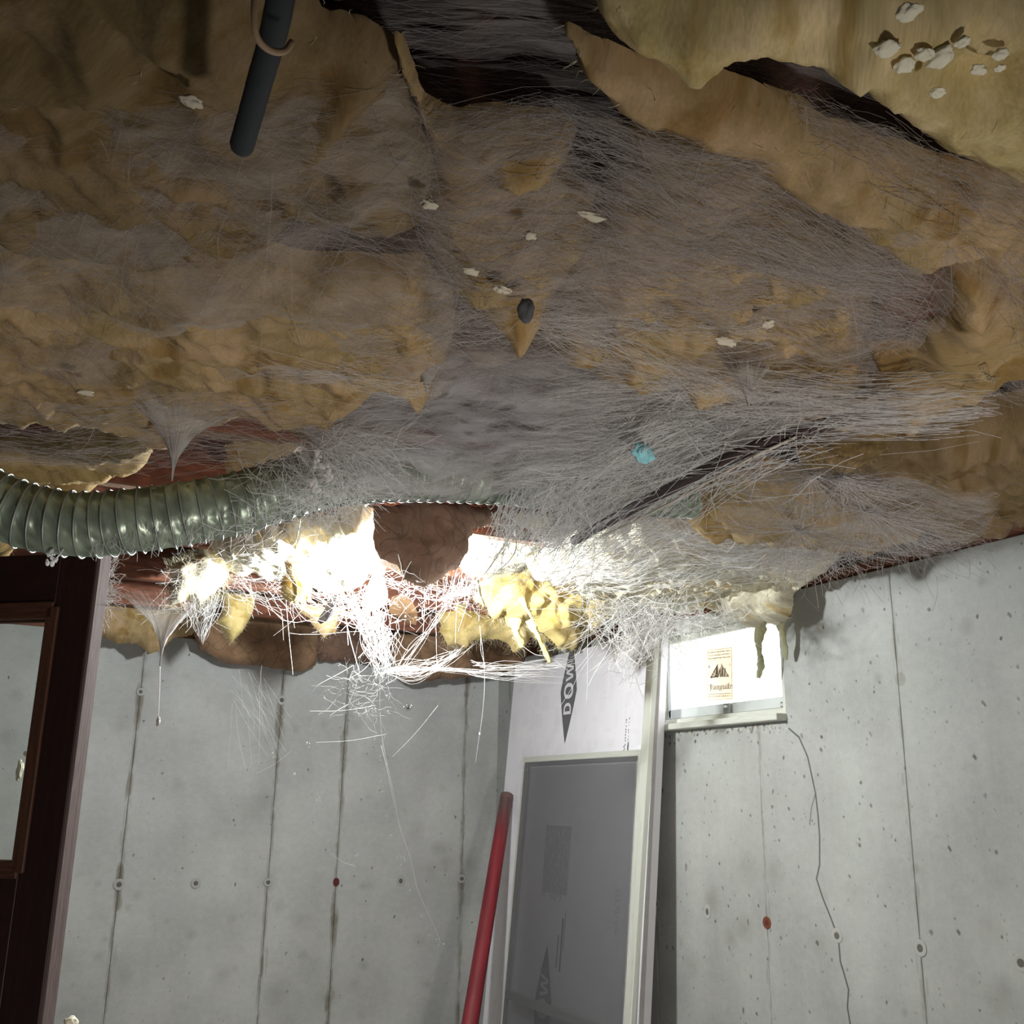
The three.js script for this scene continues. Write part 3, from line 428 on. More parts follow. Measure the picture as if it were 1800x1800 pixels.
// near ceiling, overhead
batt('pale torn insulation lump in the top corner beyond the dark joist gap', { y: 2.175 }, [[1035, -90], [1062, 8], [1130, 30], [1165, 55], [1215, 66], [1262, 50], [1330, 38], [1420, 56], [1500, 100], [1560, 140], [1640, 205], [1720, 238], [1800, 258], [1900, 275], [1900, -120]], { T: 0.045, R: 0.04, lump: 0.025, cell: 0.006, mat: M.fluffCorner, fringe: 30, dents: [[1720, 60, 0.035, 0.05], [1640, 30, 0.02, 0.04]], drops: [[1220, 40, 0.02, 0.02], [1520, 50, 0.018, 0.02]] });
batt('brown insulation strip with ragged lower edge below the dark joist gap', { y: 2.135 }, [[1000, 45], [1100, 88], [1230, 114], [1350, 155], [1440, 196], [1560, 240], [1680, 276], [1800, 306], [1900, 330], [1900, 580], [1800, 490], [1750, 452], [1700, 425], [1640, 430], [1590, 436], [1560, 425], [1520, 395], [1480, 372], [1462, 345], [1420, 332], [1360, 292], [1310, 258], [1270, 238], [1200, 196], [1120, 190], [1062, 150], [1030, 100]], { T: 0.035, R: 0.04, lump: 0.022, cell: 0.006, rag: 0.009, dents: [[1450, 310, 0.02, 0.012], [1330, 235, 0.02, 0.01]], drops: [[1500, 330, 0.02, 0.012]] });
batt('huge dusty insulation blanket sagging overhead around the black hose', { y: 2.150 }, [[-120, -120], [380, -130], [560, 5], [690, 60], [742, 180], [775, 280], [765, 345], [705, 362], [625, 378], [575, 338], [535, 330], [490, 400], [300, 440], [100, 400], [-130, 330]], { T: 0.04, R: 0.06, lump: 0.035, mat: M.fluffBrown, cell: 0.007, fl: 8, dents: [[330, 175, 0.02, 0.03], [235, 350, 0.016, 0.03], [560, 230, 0.02, 0.03], [150, 290, 0.02, 0.02], [640, 320, 0.02, 0.025]], drops: [[330, 250, 0.03, 0.015]] });
batt('webbed insulation blanket with a milky drip over the silver duct', { y: 2.145 }, [[-140, 300], [200, 390], [480, 425], [540, 440], [740, 448], [800, 520], [792, 600], [752, 690], [735, 684], [692, 640], [640, 680], [620, 702], [560, 730], [440, 694], [400, 706], [320, 740], [292, 752], [262, 740], [200, 706], [60, 702], [-140, 712]], { T: 0.04, R: 0.05, lump: 0.032, cell: 0.008, rag: 0.008, dents: [[455, 600, 0.02, 0.04], [645, 550, 0.03, 0.02], [60, 560, 0.05, 0.02]], drops: [[742, 672, 0.013, 0.035, 1], [280, 720, 0.03, 0.03, 1], [580, 700, 0.03, 0.015]] });
batt('brown sagging insulation point with a dark tip in the middle', { y: 2.130 }, [[700, 60], [735, 160], [800, 190], [900, 182], [985, 196], [1010, 225], [985, 290], [1010, 318], [1050, 325], [1040, 400], [1005, 445], [965, 530], [922, 556], [865, 520], [800, 478], [757, 420], [742, 350], [770, 280]], { T: 0.04, R: 0.05, lump: 0.028, cell: 0.006, rag: 0.006, fl: 12, dents: [[880, 320, 0.035, 0.05], [830, 260, 0.025, 0.04], [1040, 250, 0.02, 0.03], [940, 380, 0.02, 0.02]], drops: [[920, 552, 0.02, 0.035, 1.4], [830, 450, 0.02, 0.02], [1010, 400, 0.02, 0.02]] });
batt('broad web-coated insulation slab right of the sagging point', { y: 2.160 }, [[1105, 200], [1200, 190], [1310, 262], [1420, 335], [1520, 395], [1540, 440], [1530, 520], [1575, 610], [1552, 690], [1470, 712], [1335, 716], [1230, 650], [1180, 622], [1100, 640], [1000, 600], [955, 560], [1005, 440], [1065, 340], [1085, 300], [1110, 235]], { T: 0.04, R: 0.05, lump: 0.04, cell: 0.008, fl: 11, rag: 0.012, dents: [[1290, 560, 0.03, 0.03], [1320, 660, 0.03, 0.05], [1300, 310, 0.02, 0.03], [1080, 570, 0.03, 0.03], [1200, 560, 0.025, 0.03], [1400, 600, 0.03, 0.03]], drops: [[1230, 640, 0.02, 0.03], [1320, 712, 0.014, 0.03, 1], [1130, 560, 0.03, 0.02]] });
batt('torn brown insulation flap with pale ragged tip at the right', { y: 2.105 }, [[1600, 600], [1650, 545], [1665, 470], [1690, 440], [1720, 432], [1800, 500], [1900, 560], [1900, 780], [1850, 640], [1800, 602], [1752, 632], [1702, 655], [1640, 680], [1602, 738], [1582, 722], [1542, 680], [1528, 600]], { T: 0.04, R: 0.05, lump: 0.03, cell: 0.008, rag: 0.015, drops: [[1590, 725, 0.013, 0.04, 1], [1690, 640, 0.02, 0.02]], dents: [[1610, 480, 0.03, 0.04]] });
batt('big olive insulation mass drooping above the right concrete wall', { y: 2.195 }, [[1450, 800], [1500, 745], [1600, 735], [1720, 700], [1900, 660], [1960, 860], [1800, 870], [1762, 902], [1740, 896], [1700, 886], [1680, 904], [1600, 880], [1500, 852], [1440, 836]], { T: 0.06, R: 0.07, lump: 0.035, mat: M.fluffBrown, cell: 0.009, drops: [[1690, 890, 0.03, 0.03], [1750, 890, 0.02, 0.02]] });
batt('golden brown lumpy insulation below the black pipe', { y: 2.210 }, [[1195, 880], [1260, 835], [1340, 802], [1420, 824], [1500, 856], [1600, 888], [1622, 916], [1540, 932], [1450, 926], [1380, 920], [1322, 916], [1282, 906], [1242, 920], [1216, 902]], { T: 0.05, R: 0.06, lump: 0.035, cell: 0.009, rag: 0.02, mat: M.fluffGold, drops: [[1310, 905, 0.03, 0.03], [1250, 900, 0.02, 0.03]] });
batt('glossy bulging insulation pouch hanging beside the black pipe', { z: -1.14 }, [[1398, 790], [1420, 760], [1470, 735], [1530, 728], [1580, 735], [1560, 775], [1530, 810], [1490, 832], [1440, 836], [1410, 820]], { T: 0.06, R: 0.06, lump: 0.012, cell: 0.006, rag: 0.003, mat: M.fluffGold, fringe: 120 });
// behind the gap on the left
batt('bright golden insulation with white torn edge above the duct', { y: 2.200 }, [[-120, 760], [50, 770], [150, 745], [250, 740], [278, 760], [262, 795], [228, 800], [182, 828], [152, 836], [142, 872], [112, 866], [60, 856], [-120, 850]], { T: 0.04, R: 0.05, lump: 0.025, cell: 0.008, mat: M.fluffGold, rag: 0.015 });
batt('small golden insulation scrap at the left edge under the duct', { y: 2.135 }, [[-90, 925], [10, 925], [34, 942], [22, 960], [8, 972], [-40, 985], [-90, 980]], { T: 0.04, R: 0.04, lump: 0.02, cell: 0.008, mat: M.fluffGold, rag: 0.012 });
batt('tan insulation block between the joists above the duct bend', { y: 2.270 }, [[400, 782], [445, 772], [520, 780], [520, 830], [440, 850], [400, 840]], { T: 0.03, R: 0.05, lump: 0.02, cell: 0.01 });
// round the lamp
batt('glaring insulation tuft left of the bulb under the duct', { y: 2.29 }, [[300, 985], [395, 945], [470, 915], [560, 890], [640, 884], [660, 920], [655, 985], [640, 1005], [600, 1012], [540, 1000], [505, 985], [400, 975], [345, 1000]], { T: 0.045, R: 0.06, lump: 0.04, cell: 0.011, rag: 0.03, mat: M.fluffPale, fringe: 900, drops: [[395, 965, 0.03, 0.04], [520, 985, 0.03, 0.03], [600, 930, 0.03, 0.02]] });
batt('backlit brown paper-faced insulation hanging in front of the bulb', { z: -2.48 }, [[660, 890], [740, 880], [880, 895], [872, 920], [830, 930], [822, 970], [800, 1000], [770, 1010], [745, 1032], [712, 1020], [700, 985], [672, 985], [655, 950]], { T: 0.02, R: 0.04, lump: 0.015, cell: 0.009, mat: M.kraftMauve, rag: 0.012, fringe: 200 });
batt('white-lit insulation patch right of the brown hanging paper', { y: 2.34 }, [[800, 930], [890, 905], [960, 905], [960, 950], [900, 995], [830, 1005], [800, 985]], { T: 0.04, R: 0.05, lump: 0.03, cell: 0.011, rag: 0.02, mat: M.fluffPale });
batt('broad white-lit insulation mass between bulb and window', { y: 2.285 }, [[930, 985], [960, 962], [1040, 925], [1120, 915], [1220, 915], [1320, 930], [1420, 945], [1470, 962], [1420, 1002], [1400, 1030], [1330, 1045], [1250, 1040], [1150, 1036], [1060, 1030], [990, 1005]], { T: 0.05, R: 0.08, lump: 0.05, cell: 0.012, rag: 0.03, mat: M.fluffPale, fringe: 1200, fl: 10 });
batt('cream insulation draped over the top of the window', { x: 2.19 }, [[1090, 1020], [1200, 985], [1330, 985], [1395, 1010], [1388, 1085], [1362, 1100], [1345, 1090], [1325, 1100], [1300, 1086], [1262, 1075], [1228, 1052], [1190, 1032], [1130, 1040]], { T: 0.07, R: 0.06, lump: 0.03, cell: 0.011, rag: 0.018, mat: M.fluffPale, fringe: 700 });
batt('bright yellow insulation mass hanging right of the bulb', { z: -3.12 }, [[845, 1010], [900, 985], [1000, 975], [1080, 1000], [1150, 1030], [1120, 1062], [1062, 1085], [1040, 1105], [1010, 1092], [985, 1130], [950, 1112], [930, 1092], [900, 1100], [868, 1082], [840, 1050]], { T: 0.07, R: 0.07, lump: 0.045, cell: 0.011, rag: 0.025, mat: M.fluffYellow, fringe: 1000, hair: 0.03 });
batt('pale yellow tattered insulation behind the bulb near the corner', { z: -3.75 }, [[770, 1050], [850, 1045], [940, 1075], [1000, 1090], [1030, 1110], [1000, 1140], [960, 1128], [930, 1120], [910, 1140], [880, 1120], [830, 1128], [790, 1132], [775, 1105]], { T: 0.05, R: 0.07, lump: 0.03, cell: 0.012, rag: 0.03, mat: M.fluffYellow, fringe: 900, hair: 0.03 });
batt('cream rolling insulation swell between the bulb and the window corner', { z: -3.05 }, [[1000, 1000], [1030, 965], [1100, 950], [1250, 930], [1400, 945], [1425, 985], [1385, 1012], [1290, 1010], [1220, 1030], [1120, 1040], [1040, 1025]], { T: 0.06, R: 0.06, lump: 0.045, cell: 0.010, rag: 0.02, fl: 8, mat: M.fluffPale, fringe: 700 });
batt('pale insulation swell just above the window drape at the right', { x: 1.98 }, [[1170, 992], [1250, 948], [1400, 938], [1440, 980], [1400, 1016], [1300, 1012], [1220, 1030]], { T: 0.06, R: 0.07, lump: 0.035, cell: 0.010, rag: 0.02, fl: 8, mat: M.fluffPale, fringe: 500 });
// stuffed over the back wall
batt('dull tan insulation pillow over the back wall beside the door', { z: -4.46 }, [[150, 985], [290, 985], [340, 1030], [356, 1090], [330, 1120], [300, 1120], [285, 1142], [262, 1146], [240, 1130], [200, 1128], [150, 1110]], { T: 0.08, R: 0.1, lump: 0.03, cell: 0.014, mat: M.fluff });
batt('light folded insulation tuft left above the tan triangle', { z: -3.2 }, [[300, 1000], [350, 985], [400, 980], [398, 1010], [372, 1040], [352, 1062], [332, 1052], [305, 1058], [300, 1030]], { T: 0.05, R: 0.05, lump: 0.03, cell: 0.010, rag: 0.02, mat: M.fluffPale, fringe: 600, hair: 0.025 });
batt('triangular tan insulation offcut pointing down at the back wall', { z: -3.9 }, [[384, 1040], [450, 1046], [444, 1078], [425, 1110], [405, 1132], [392, 1105], [380, 1092], [392, 1075]], { T: 0.05, R: 0.03, lump: 0.008, cell: 0.010, rag: 0.003, mat: M.fluffYellow, fringe: 150 });
batt('brown kraft paper flap folded over the back wall top', { z: -4.56 }, [[330, 1080], [400, 1050], [555, 1060], [562, 1110], [556, 1168], [530, 1182], [470, 1172], [400, 1166], [350, 1140]], { T: 0.07, R: 0.08, lump: 0.03, fl: 6, cell: 0.014, rag: 0.006, mat: M.kraft, fringe: 60, cat: 'insulation' });
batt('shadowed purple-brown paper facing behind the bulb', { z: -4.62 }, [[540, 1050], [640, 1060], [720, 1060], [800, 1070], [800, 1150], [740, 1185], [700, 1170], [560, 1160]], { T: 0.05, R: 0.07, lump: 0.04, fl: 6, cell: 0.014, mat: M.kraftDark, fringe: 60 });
batt('long brown paper facing curling over the back wall near the corner', { z: -4.5 }, [[690, 1110], [800, 1090], [940, 1110], [1000, 1130], [985, 1152], [900, 1180], [800, 1192], [720, 1200], [690, 1180]], { T: 0.06, R: 0.06, lump: 0.03, fl: 6, cell: 0.014, rag: 0.01, mat: M.kraft, fringe: 60 });
batt('pale insulation wad hanging left of the bulb cobwebs', { z: -2.75 }, [[505, 985], [540, 990], [536, 1030], [545, 1052], [520, 1058], [496, 1052], [500, 1020]], { T: 0.03, R: 0.03, lump: 0.02, cell: 0.007, rag: 0.012, mat: M.fluffYellow, fringe: 300 });
batt('tan insulation scrap hanging under the bulb webs', { z: -3.4 }, [[520, 1060], [600, 1070], [590, 1110], [570, 1122], [545, 1090]], { T: 0.03, R: 0.03, lump: 0.015, cell: 0.009, mat: M.fluff, fringe: 100 });
batt('grey olive insulation along the wall top at the right edge', { z: -1.75 }, [[1600, 850], [1760, 800], [1900, 760], [1950, 820], [1800, 870], [1700, 900], [1620, 925], [1560, 915]], { T: 0.05, R: 0.06, lump: 0.03, cell: 0.010, mat: M.fluffGrey, fringe: 300 });

// ------------------------------------------------------------------ cobwebs
// fine weave of the sheet webs: how densely the silk covers, finer than can be told apart
function weave(seed0, { base = 0.3, holes = 0.5, lines = 2600, spread = 0.25, len = 0.35, hs = 9, strength = 0.16, aniso = 2.2, cuts = [] } = {}) {
  seed = seed0;
  return canvasTex(1024, 1024, (g, W, H) => {
    const im = g.createImageData(W, H), a = im.data;
    for (let j = 0; j < H; j++) for (let i = 0; i < W; i++) {
      const u = i / W, v = j / H, n = fbm(u * 5, v * 5 * aniso, seed0, 4), h = fbm(u * hs, v * hs * aniso, seed0 + 9, 3), f = noise(u * 11, v * 70, seed0) * 0.4 + noise(u * 24, v * 120, seed0) * 0.25;
      const edge = sm(0, 0.09, Math.min(u, 1 - u, v, 1 - v) + fbm(u * 9, v * 9, 3 + seed0, 3) * 0.09);
      let d = base * (1 + n * 2.0) * (1 + f * 0.5); d *= 1 - holes * sm(0.05, 0.26, h); for (const [cu, cv, ru, rv] of cuts) d *= 1 - 0.85 * sm(1.2, 0.4, Math.hypot((u - cu) / ru, (v - cv) / rv) + n * 0.8); d = Math.max(0, Math.min(0.95, d * edge)) * 255;
      const k = (j * W + i) * 4; a[k] = a[k + 1] = a[k + 2] = d; a[k + 3] = 255; }
    g.putImageData(im, 0, 0);
    for (let k = 0; k < lines; k++) {
      const x = rnd() * W, y = rnd() * H, t = gauss() * spread, L = W * len * rr(0.2, 1), b = gauss() * L * 0.08, e = Math.min(x, W - x, y, H - y) / W; if (e < 0.05) continue;
      g.strokeStyle = `rgba(255,255,255,${strength * rr(0.3, 1.5)})`; g.lineWidth = rr(0.4, 1.1); g.beginPath(); g.moveTo(x - Math.cos(t) * L / 2, y - Math.sin(t) * L / 2); g.quadraticCurveTo(x + b * Math.sin(t), y + b, x + Math.cos(t) * L / 2, y + Math.sin(t) * L / 2); g.stroke(); }
  }, false);
}
const veilMat = (tex, c, o = 1) => new THREE.MeshPhysicalMaterial({ color: new THREE.Color(...c), alphaMap: tex, transparent: true, opacity: o, roughness: 1, transmission: 0.35, thickness: 0, side: THREE.DoubleSide });
const W1t = weave(11, { cuts: [[0.86, 0.47, 0.09, 0.06], [0.78, 0.4, 0.03, 0.05], [0.1, 0.33, 0.04, 0.03], [0.62, 0.8, 0.03, 0.03]], base: 0.30, holes: 1.0, hs: 6, lines: 500, spread: 0.6, len: 0.8, strength: 0.12 }), W2t = weave(23, { cuts: [[0.37, 0.13, 0.05, 0.12], [0.7, 0.72, 0.07, 0.04], [0.62, 0.86, 0.06, 0.04], [0.36, 0.74, 0.06, 0.03]], base: 0.32, holes: 1.0, hs: 7, lines: 800, spread: 0.5, len: 0.8, strength: 0.14 }), W3t = weave(37, { base: 0.07, holes: 0.8, lines: 2600, spread: 1.3, len: 0.22, strength: 0.3, aniso: 1 });
seed = 4242;
// a sheet: rows of surveyed points, smoothly joined
function sheetFn(rows, wav = 0.012, fq = 7) {
  const G = rows.map(r => r.map(q => q[3] === 'y' ? atY(q[0], q[1], q[2]) : atD(q[0], q[1], q[2])));
  const cr = (p, t) => { const n = p.length - 1, x = Math.min(n - 1e-6, Math.max(0, t * n)), i = Math.floor(x), f = x - i, a = p[Math.max(0, i - 1)], b = p[i], c = p[i + 1], d = p[Math.min(n, i + 2)];
    const h = (q, w, e, r) => 0.5 * (2 * w + (e - q) * f + (2 * q - 5 * w + 4 * e - r) * f * f + (3 * w - q - 3 * e + r) * f * f * f); return V(h(a.x, b.x, c.x, d.x), h(a.y, b.y, c.y, d.y), h(a.z, b.z, c.z, d.z)); };
  return (u, v) => { const p = cr(G.map(r => cr(r, u)), v); p.y += wav * (fbm(p.x * fq, p.z * fq, p.y * fq, 4) * 2.6 - 0.5 * Math.pow(Math.max(0, noise(p.x * 11 + 3, p.z * 11, 5)), 2) * 6); return p; };
}
function sheetGeo(fn, nu, nv) {
  const pos = [], uv = [], idx = []; for (let j = 0; j <= nv; j++) for (let i = 0; i <= nu; i++) { const p = fn(i / nu, j / nv); pos.push(p.x, p.y, p.z); uv.push(i / nu, 1 - j / nv); if (i < nu && j < nv) { const a = j * (nu + 1) + i; idx.push(a, a + 1, a + nu + 1, a + 1, a + nu + 2, a + nu + 1); } }
  const g = new THREE.BufferGeometry(); g.setAttribute('position', new THREE.Float32BufferAttribute(pos, 3)); g.setAttribute('uv', new THREE.Float32BufferAttribute(uv, 2)); g.setIndex(idx); g.computeVertexNormals(); return g;
}
function sheetThreads(th, fn, n, { spread = 0.3, turn = 0, len = [0.08, 0.35], r = [0.00012, 0.0003], off = 0.01, sag = 0.006, asp = 1 } = {}) {
  for (let k = 0; k < n; k++) {
    const u = rr(-0.02, 1.02), v = rr(-0.02, 1.02), t = turn + gauss() * spread, L = rr(...len) * (rnd() < 0.1 ? 1.8 : 1), cu = gauss() * 0.25, o0 = gauss() * off, o1 = gauss() * off, q = [], N = 6;
    for (let s = 0; s <= N; s++) { const f = s / N - 0.5, a = t + cu * f * 2, uu = u + Math.cos(a) * L * f, vv = v + Math.sin(a) * L * f * asp; if (uu < 0 || uu > 1 || vv < 0 || vv > 1) continue; const p = fn(uu, vv); p.y += o0 + (o1 - o0) * (f + 0.5) - sag * (1 - 4 * f * f) * rnd(); q.push(p); }
    th.add(q, rr(...r), rr(...r)); }
}
function web(label, rows, { tex, color = [0.62, 0.535, 0.455], op = 1, nu = 60, nv = 40, wav, fq, n = 2000, t = {}, extra, mat = M.dustyThread, group, layers = 1 } = {}) {
  const fn = rows && sheetFn(rows, wav, fq), o = thing('cobweb', label, 'cobweb', [0, 0, 0], group);
  if (tex) for (let l = 0; l < layers; l++) mesh('silk_sheet', sheetGeo(l ? (u, v) => { const p = fn(1 - u, v); p.y -= 0.012 + 0.012 * noise(p.x * 9, p.z * 9, 4); return p; } : fn, nu, nv), veilMat(tex, color, op), o);
  const th = new Threads(); if (fn && n) sheetThreads(th, fn, n, t); extra?.(th, fn);
  if (th.p.length) mesh('silk_threads', th.geo(), mat, o).userData.kind = 'stuff';
  return o;
}
const lerpPath = (A, t) => { const n = A.length - 1, x = Math.min(n - 1e-6, Math.max(0, t * n)), i = Math.floor(x); return A[i].clone().lerp(A[i + 1], x - i); };
// threads running from a line of anchors to a line of ends
function fan(th, A, B, n, { sag = 0.01, r = [0.0002, 0.0005], wob = 0.004, conv = 1 } = {}) {
  const a = A.map(q => atD(...q)), b = B.map(q => atD(...q));
  for (let k = 0; k < n; k++) { const t = rnd(), p = lerpPath(a, t), e = lerpPath(b, Math.min(1, Math.max(0, t + gauss() * 0.2))); e.add(V(gauss(), gauss(), gauss()).multiplyScalar(wob)); p.add(V(gauss(), gauss(), gauss()).multiplyScalar(wob)); const s = sag * rr(-0.1, 1), q = []; const w = V(gauss(), gauss(), gauss()).multiplyScalar(wob); for (let i = 0; i <= 8; i++) { const f = i / 8, c = p.clone().lerp(e, f); c.y -= s * 4 * f * (1 - f); c.addScaledVector(w, Math.sin(f * 6.28)); q.push(c); } th.add(q, rr(...r), rr(...r) * conv); }
}
function tangle(th, box, D, n, { len = [0.02, 0.1], r = [0.0002, 0.0005], curl = 0.6, dir, spread = 1, blobs = 0 } = {}) { // box [x0, y0, x1, y1] in sight, D [near, far]
  for (let k = 0; k < n; k++) { const p = atD(rr(box[0], box[2]), rr(box[1], box[3]), rr(...D)); let d = dir ? dir.clone().add(V(gauss(), gauss(), gauss()).multiplyScalar(spread)) : V(gauss(), gauss() * 0.7, gauss()); d.normalize(); const L = rr(...len), q = [p]; for (let s = 0; s < 7; s++) { d.add(V(gauss(), gauss(), gauss()).multiplyScalar(curl * 0.35)).normalize(); q.push(q[s].clone().addScaledVector(d, L / 7)); } th.add(q, rr(...r), rr(...r)); }
  for (let k = 0; k < blobs; k++) th.blob(atD(rr(box[0], box[2]), rr(box[1], box[3]), rr(...D)), rr(0.0008, 0.0028));
}
const line = (th, pts, r, r1 = r) => { const c = new THREE.CatmullRomCurve3(pts.map(q => atD(...q)), false, 'centripetal'); th.add(c.getSpacedPoints(pts.length * 6), r, r1); };

const Y = 'y';
web('milky grey web sheet clinging under the near insulation at the left', [[[-120, 120, 2.110, Y], [200, 120, 2.110, Y], [480, 130, 2.110, Y], [740, 150, 2.110, Y]], [[-120, 330, 2.095, Y], [200, 330, 2.085, Y], [480, 320, 2.080, Y], [780, 330, 2.085, Y]], [[-120, 520, 2.085, Y], [200, 520, 2.080, Y], [500, 520, 2.075, Y], [820, 520, 2.085, Y]], [[-120, 722, 2.130, Y], [200, 722, 2.110, Y], [540, 745, 2.110, Y], [820, 690, 2.120, Y]]], { tex: W1t, op: 1.0, n: 900, wav: 0.02, t: { spread: 0.6, len: [0.15, 0.8], r: [0.00006, 0.0002], off: 0.006 }, nu: 90, nv: 70 });
web('dense streaked web sheet under the insulation right of the sagging point', [[[720, 190, 2.110, Y], [1000, 180, 2.110, Y], [1300, 230, 2.110, Y], [1620, 380, 2.110, Y]], [[720, 380, 2.080, Y], [1020, 380, 2.080, Y], [1320, 420, 2.090, Y], [1640, 500, 2.080, Y]], [[740, 560, 2.080, Y], [1000, 540, 2.090, Y], [1320, 560, 2.100, Y], [1640, 600, 2.090, Y]], [[760, 700, 2.140, Y], [1000, 700, 2.130, Y], [1320, 735, 2.120, Y], [1660, 745, 2.120, Y]]], { tex: W2t, op: 0.75, n: 1700, wav: 0.02, t: { spread: 0.4, len: [0.15, 0.9], r: [0.00008, 0.00026], off: 0.008, turn: 0.05 }, nu: 90, nv: 70 });
web('faint web film over the torn flap near the right edge', [[[1380, 160, 2.120, Y], [1640, 260, 2.110, Y], [1920, 330, 2.100, Y]], [[1440, 400, 2.100, Y], [1680, 440, 2.080, Y], [1920, 520, 2.070, Y]], [[1520, 700, 2.100, Y], [1700, 690, 2.080, Y], [1920, 720, 2.070, Y]]], { tex: W1t, op: 0.55, n: 1100, wav: 0.012, t: { spread: 0.5, r: [0.00008, 0.0002] } });
web('dark dusty web film strung across the gap at the first joist', [[[560, -80, 2.2, Y], [1000, -90, 2.2, Y], [1400, -20, 2.21, Y], [1900, 160, 2.2, Y]], [[600, 60, 2.19, Y], [1000, 60, 2.19, Y], [1400, 160, 2.19, Y], [1900, 320, 2.19, Y]], [[690, 200, 2.17, Y], [1000, 230, 2.17, Y], [1400, 280, 2.17, Y], [1900, 430, 2.17, Y]]], { tex: W2t, op: 0.8, color: [0.62, 0.58, 0.56], n: 500, wav: 0.01, t: { spread: 0.4, len: [0.1, 0.5], r: [0.00008, 0.0002] } });
web('bright silk streaks raying out from the brown sagging point', null, { mat: M.thread, extra: th => { const tip = [[925, 545, 1.18], [935, 560, 1.18]]; fan(th, tip, [[1180, 500, 1.2], [1330, 520, 1.2], [1360, 600, 1.24]], 120, { r: [0.0001, 0.00028], wob: 0.012, sag: 0.012 }); fan(th, tip, [[760, 470, 1.2], [600, 540, 1.25], [640, 620, 1.3]], 70, { r: [0.00008, 0.00022], wob: 0.012, sag: 0.01 }); fan(th, [[940, 555, 1.18], [1000, 560, 1.2]], [[1250, 690, 1.35], [1400, 720, 1.3]], 70, { r: [0.00008, 0.00025], wob: 0.012, sag: 0.012 }); fan(th, [[1000, 430, 1.1], [1010, 450, 1.1]], [[1300, 440, 1.12], [1500, 420, 1.1]], 40, { r: [0.00007, 0.0002], wob: 0.008, sag: 0.006 }); fan(th, [[745, 680, 1.36], [752, 688, 1.36]], [[560, 620, 1.3], [420, 640, 1.3]], 60, { r: [0.00008, 0.00022], wob: 0.015, sag: 0.01 }); } });
web('wide grey web hammock slung in the open joist gap before the duct', [[[520, 705, 1.5], [700, 640, 1.42], [860, 600, 1.36], [1080, 650, 1.4]], [[540, 790, 1.58], [720, 760, 1.56], [900, 760, 1.56], [1060, 760, 1.58]], [[570, 850, 1.66], [730, 872, 1.72], [880, 862, 1.76], [1010, 830, 1.76]]], { tex: W2t, op: 0.95, color: [0.62, 0.60, 0.61], n: 1500, wav: 0.008, t: { spread: 0.5, r: [0.0001, 0.00025] }, nu: 60, nv: 50, layers: 2 });
web('long combed web fibres sweeping from the black pipe down towards the bulb', [[[1180, 690, 1.42], [1330, 700, 1.38], [1520, 715, 1.3]], [[1000, 770, 1.62], [1170, 770, 1.6], [1330, 790, 1.56]], [[900, 860, 1.85], [1040, 860, 1.85], [1200, 850, 1.8]], [[850, 975, 2.15], [960, 975, 2.15], [1060, 930, 2.1]]], { tex: W3t, op: 0.6, color: [0.85, 0.83, 0.81], n: 1150, mat: M.thread, t: { spread: 0.75, turn: 1.25, len: [0.25, 1.3], r: [0.0002, 0.0007], off: 0.05 } });
web('silvery web streaks stretched flat above the blue foam scrap', [[[960, 680, 1.40], [1200, 650, 1.36], [1450, 675, 1.28], [1760, 690, 1.18]], [[920, 760, 1.55], [1180, 730, 1.5], [1400, 728, 1.38], [1760, 715, 1.3]], [[860, 850, 1.7], [1120, 805, 1.62], [1300, 765, 1.5], [1700, 742, 1.34]]], { tex: W2t, op: 0.6, color: [0.72, 0.69, 0.67], n: 420, mat: M.thread, t: { spread: 0.4, turn: -0.05, len: [0.3, 1.3], r: [0.00015, 0.0005], off: 0.02 } });
web('bright white web veil over the lit insulation right of the bulb', [[[940, 925, 2.20, Y], [1120, 885, 2.20, Y], [1300, 880, 2.20, Y], [1490, 885, 2.2, Y]], [[930, 980, 2.195, Y], [1100, 960, 2.2, Y], [1260, 950, 2.2, Y], [1460, 950, 2.2, Y]], [[980, 1035, 2.17, Y], [1120, 1025, 2.17, Y], [1260, 1015, 2.175, Y], [1430, 1005, 2.18, Y]]], { tex: W3t, op: 0.6, color: [0.9, 0.89, 0.86], n: 800, mat: M.thread, wav: 0.02, t: { spread: 0.5, len: [0.1, 0.6], r: [0.0002, 0.0007], off: 0.02 } });
web('loose radiating web below the bulging pouch at the right', [[[1300, 800, 1.55], [1420, 835, 1.5], [1560, 830, 1.46], [1760, 860, 1.42]], [[1260, 870, 1.72], [1430, 880, 1.65], [1580, 900, 1.6], [1740, 930, 1.6]], [[1290, 960, 2.0], [1430, 965, 2.0], [1560, 980, 2.0], [1660, 975, 2.0]]], { tex: W1t, op: 0.6, color: [0.68, 0.65, 0.61], n: 450, t: { spread: 0.5, r: [0.00012, 0.0003] }, extra: th => { for (const hub of [[1428, 832, 1.42], [1478, 838, 1.40], [1400, 930, 1.7], [1520, 895, 1.6]]) fan(th, [[hub[0] - 180, hub[1] + 20, 1.6], [hub[0] - 90, hub[1] - 70, 1.5], [hub[0] + 90, hub[1] - 20, 1.5], [hub[0] + 200, hub[1] + 50, 1.6], [hub[0] + 40, hub[1] + 90, 1.7], [hub[0] - 120, hub[1] + 90, 1.7]], [hub, hub], 130, { wob: 0.003, r: [0.00012, 0.0004] }); } });
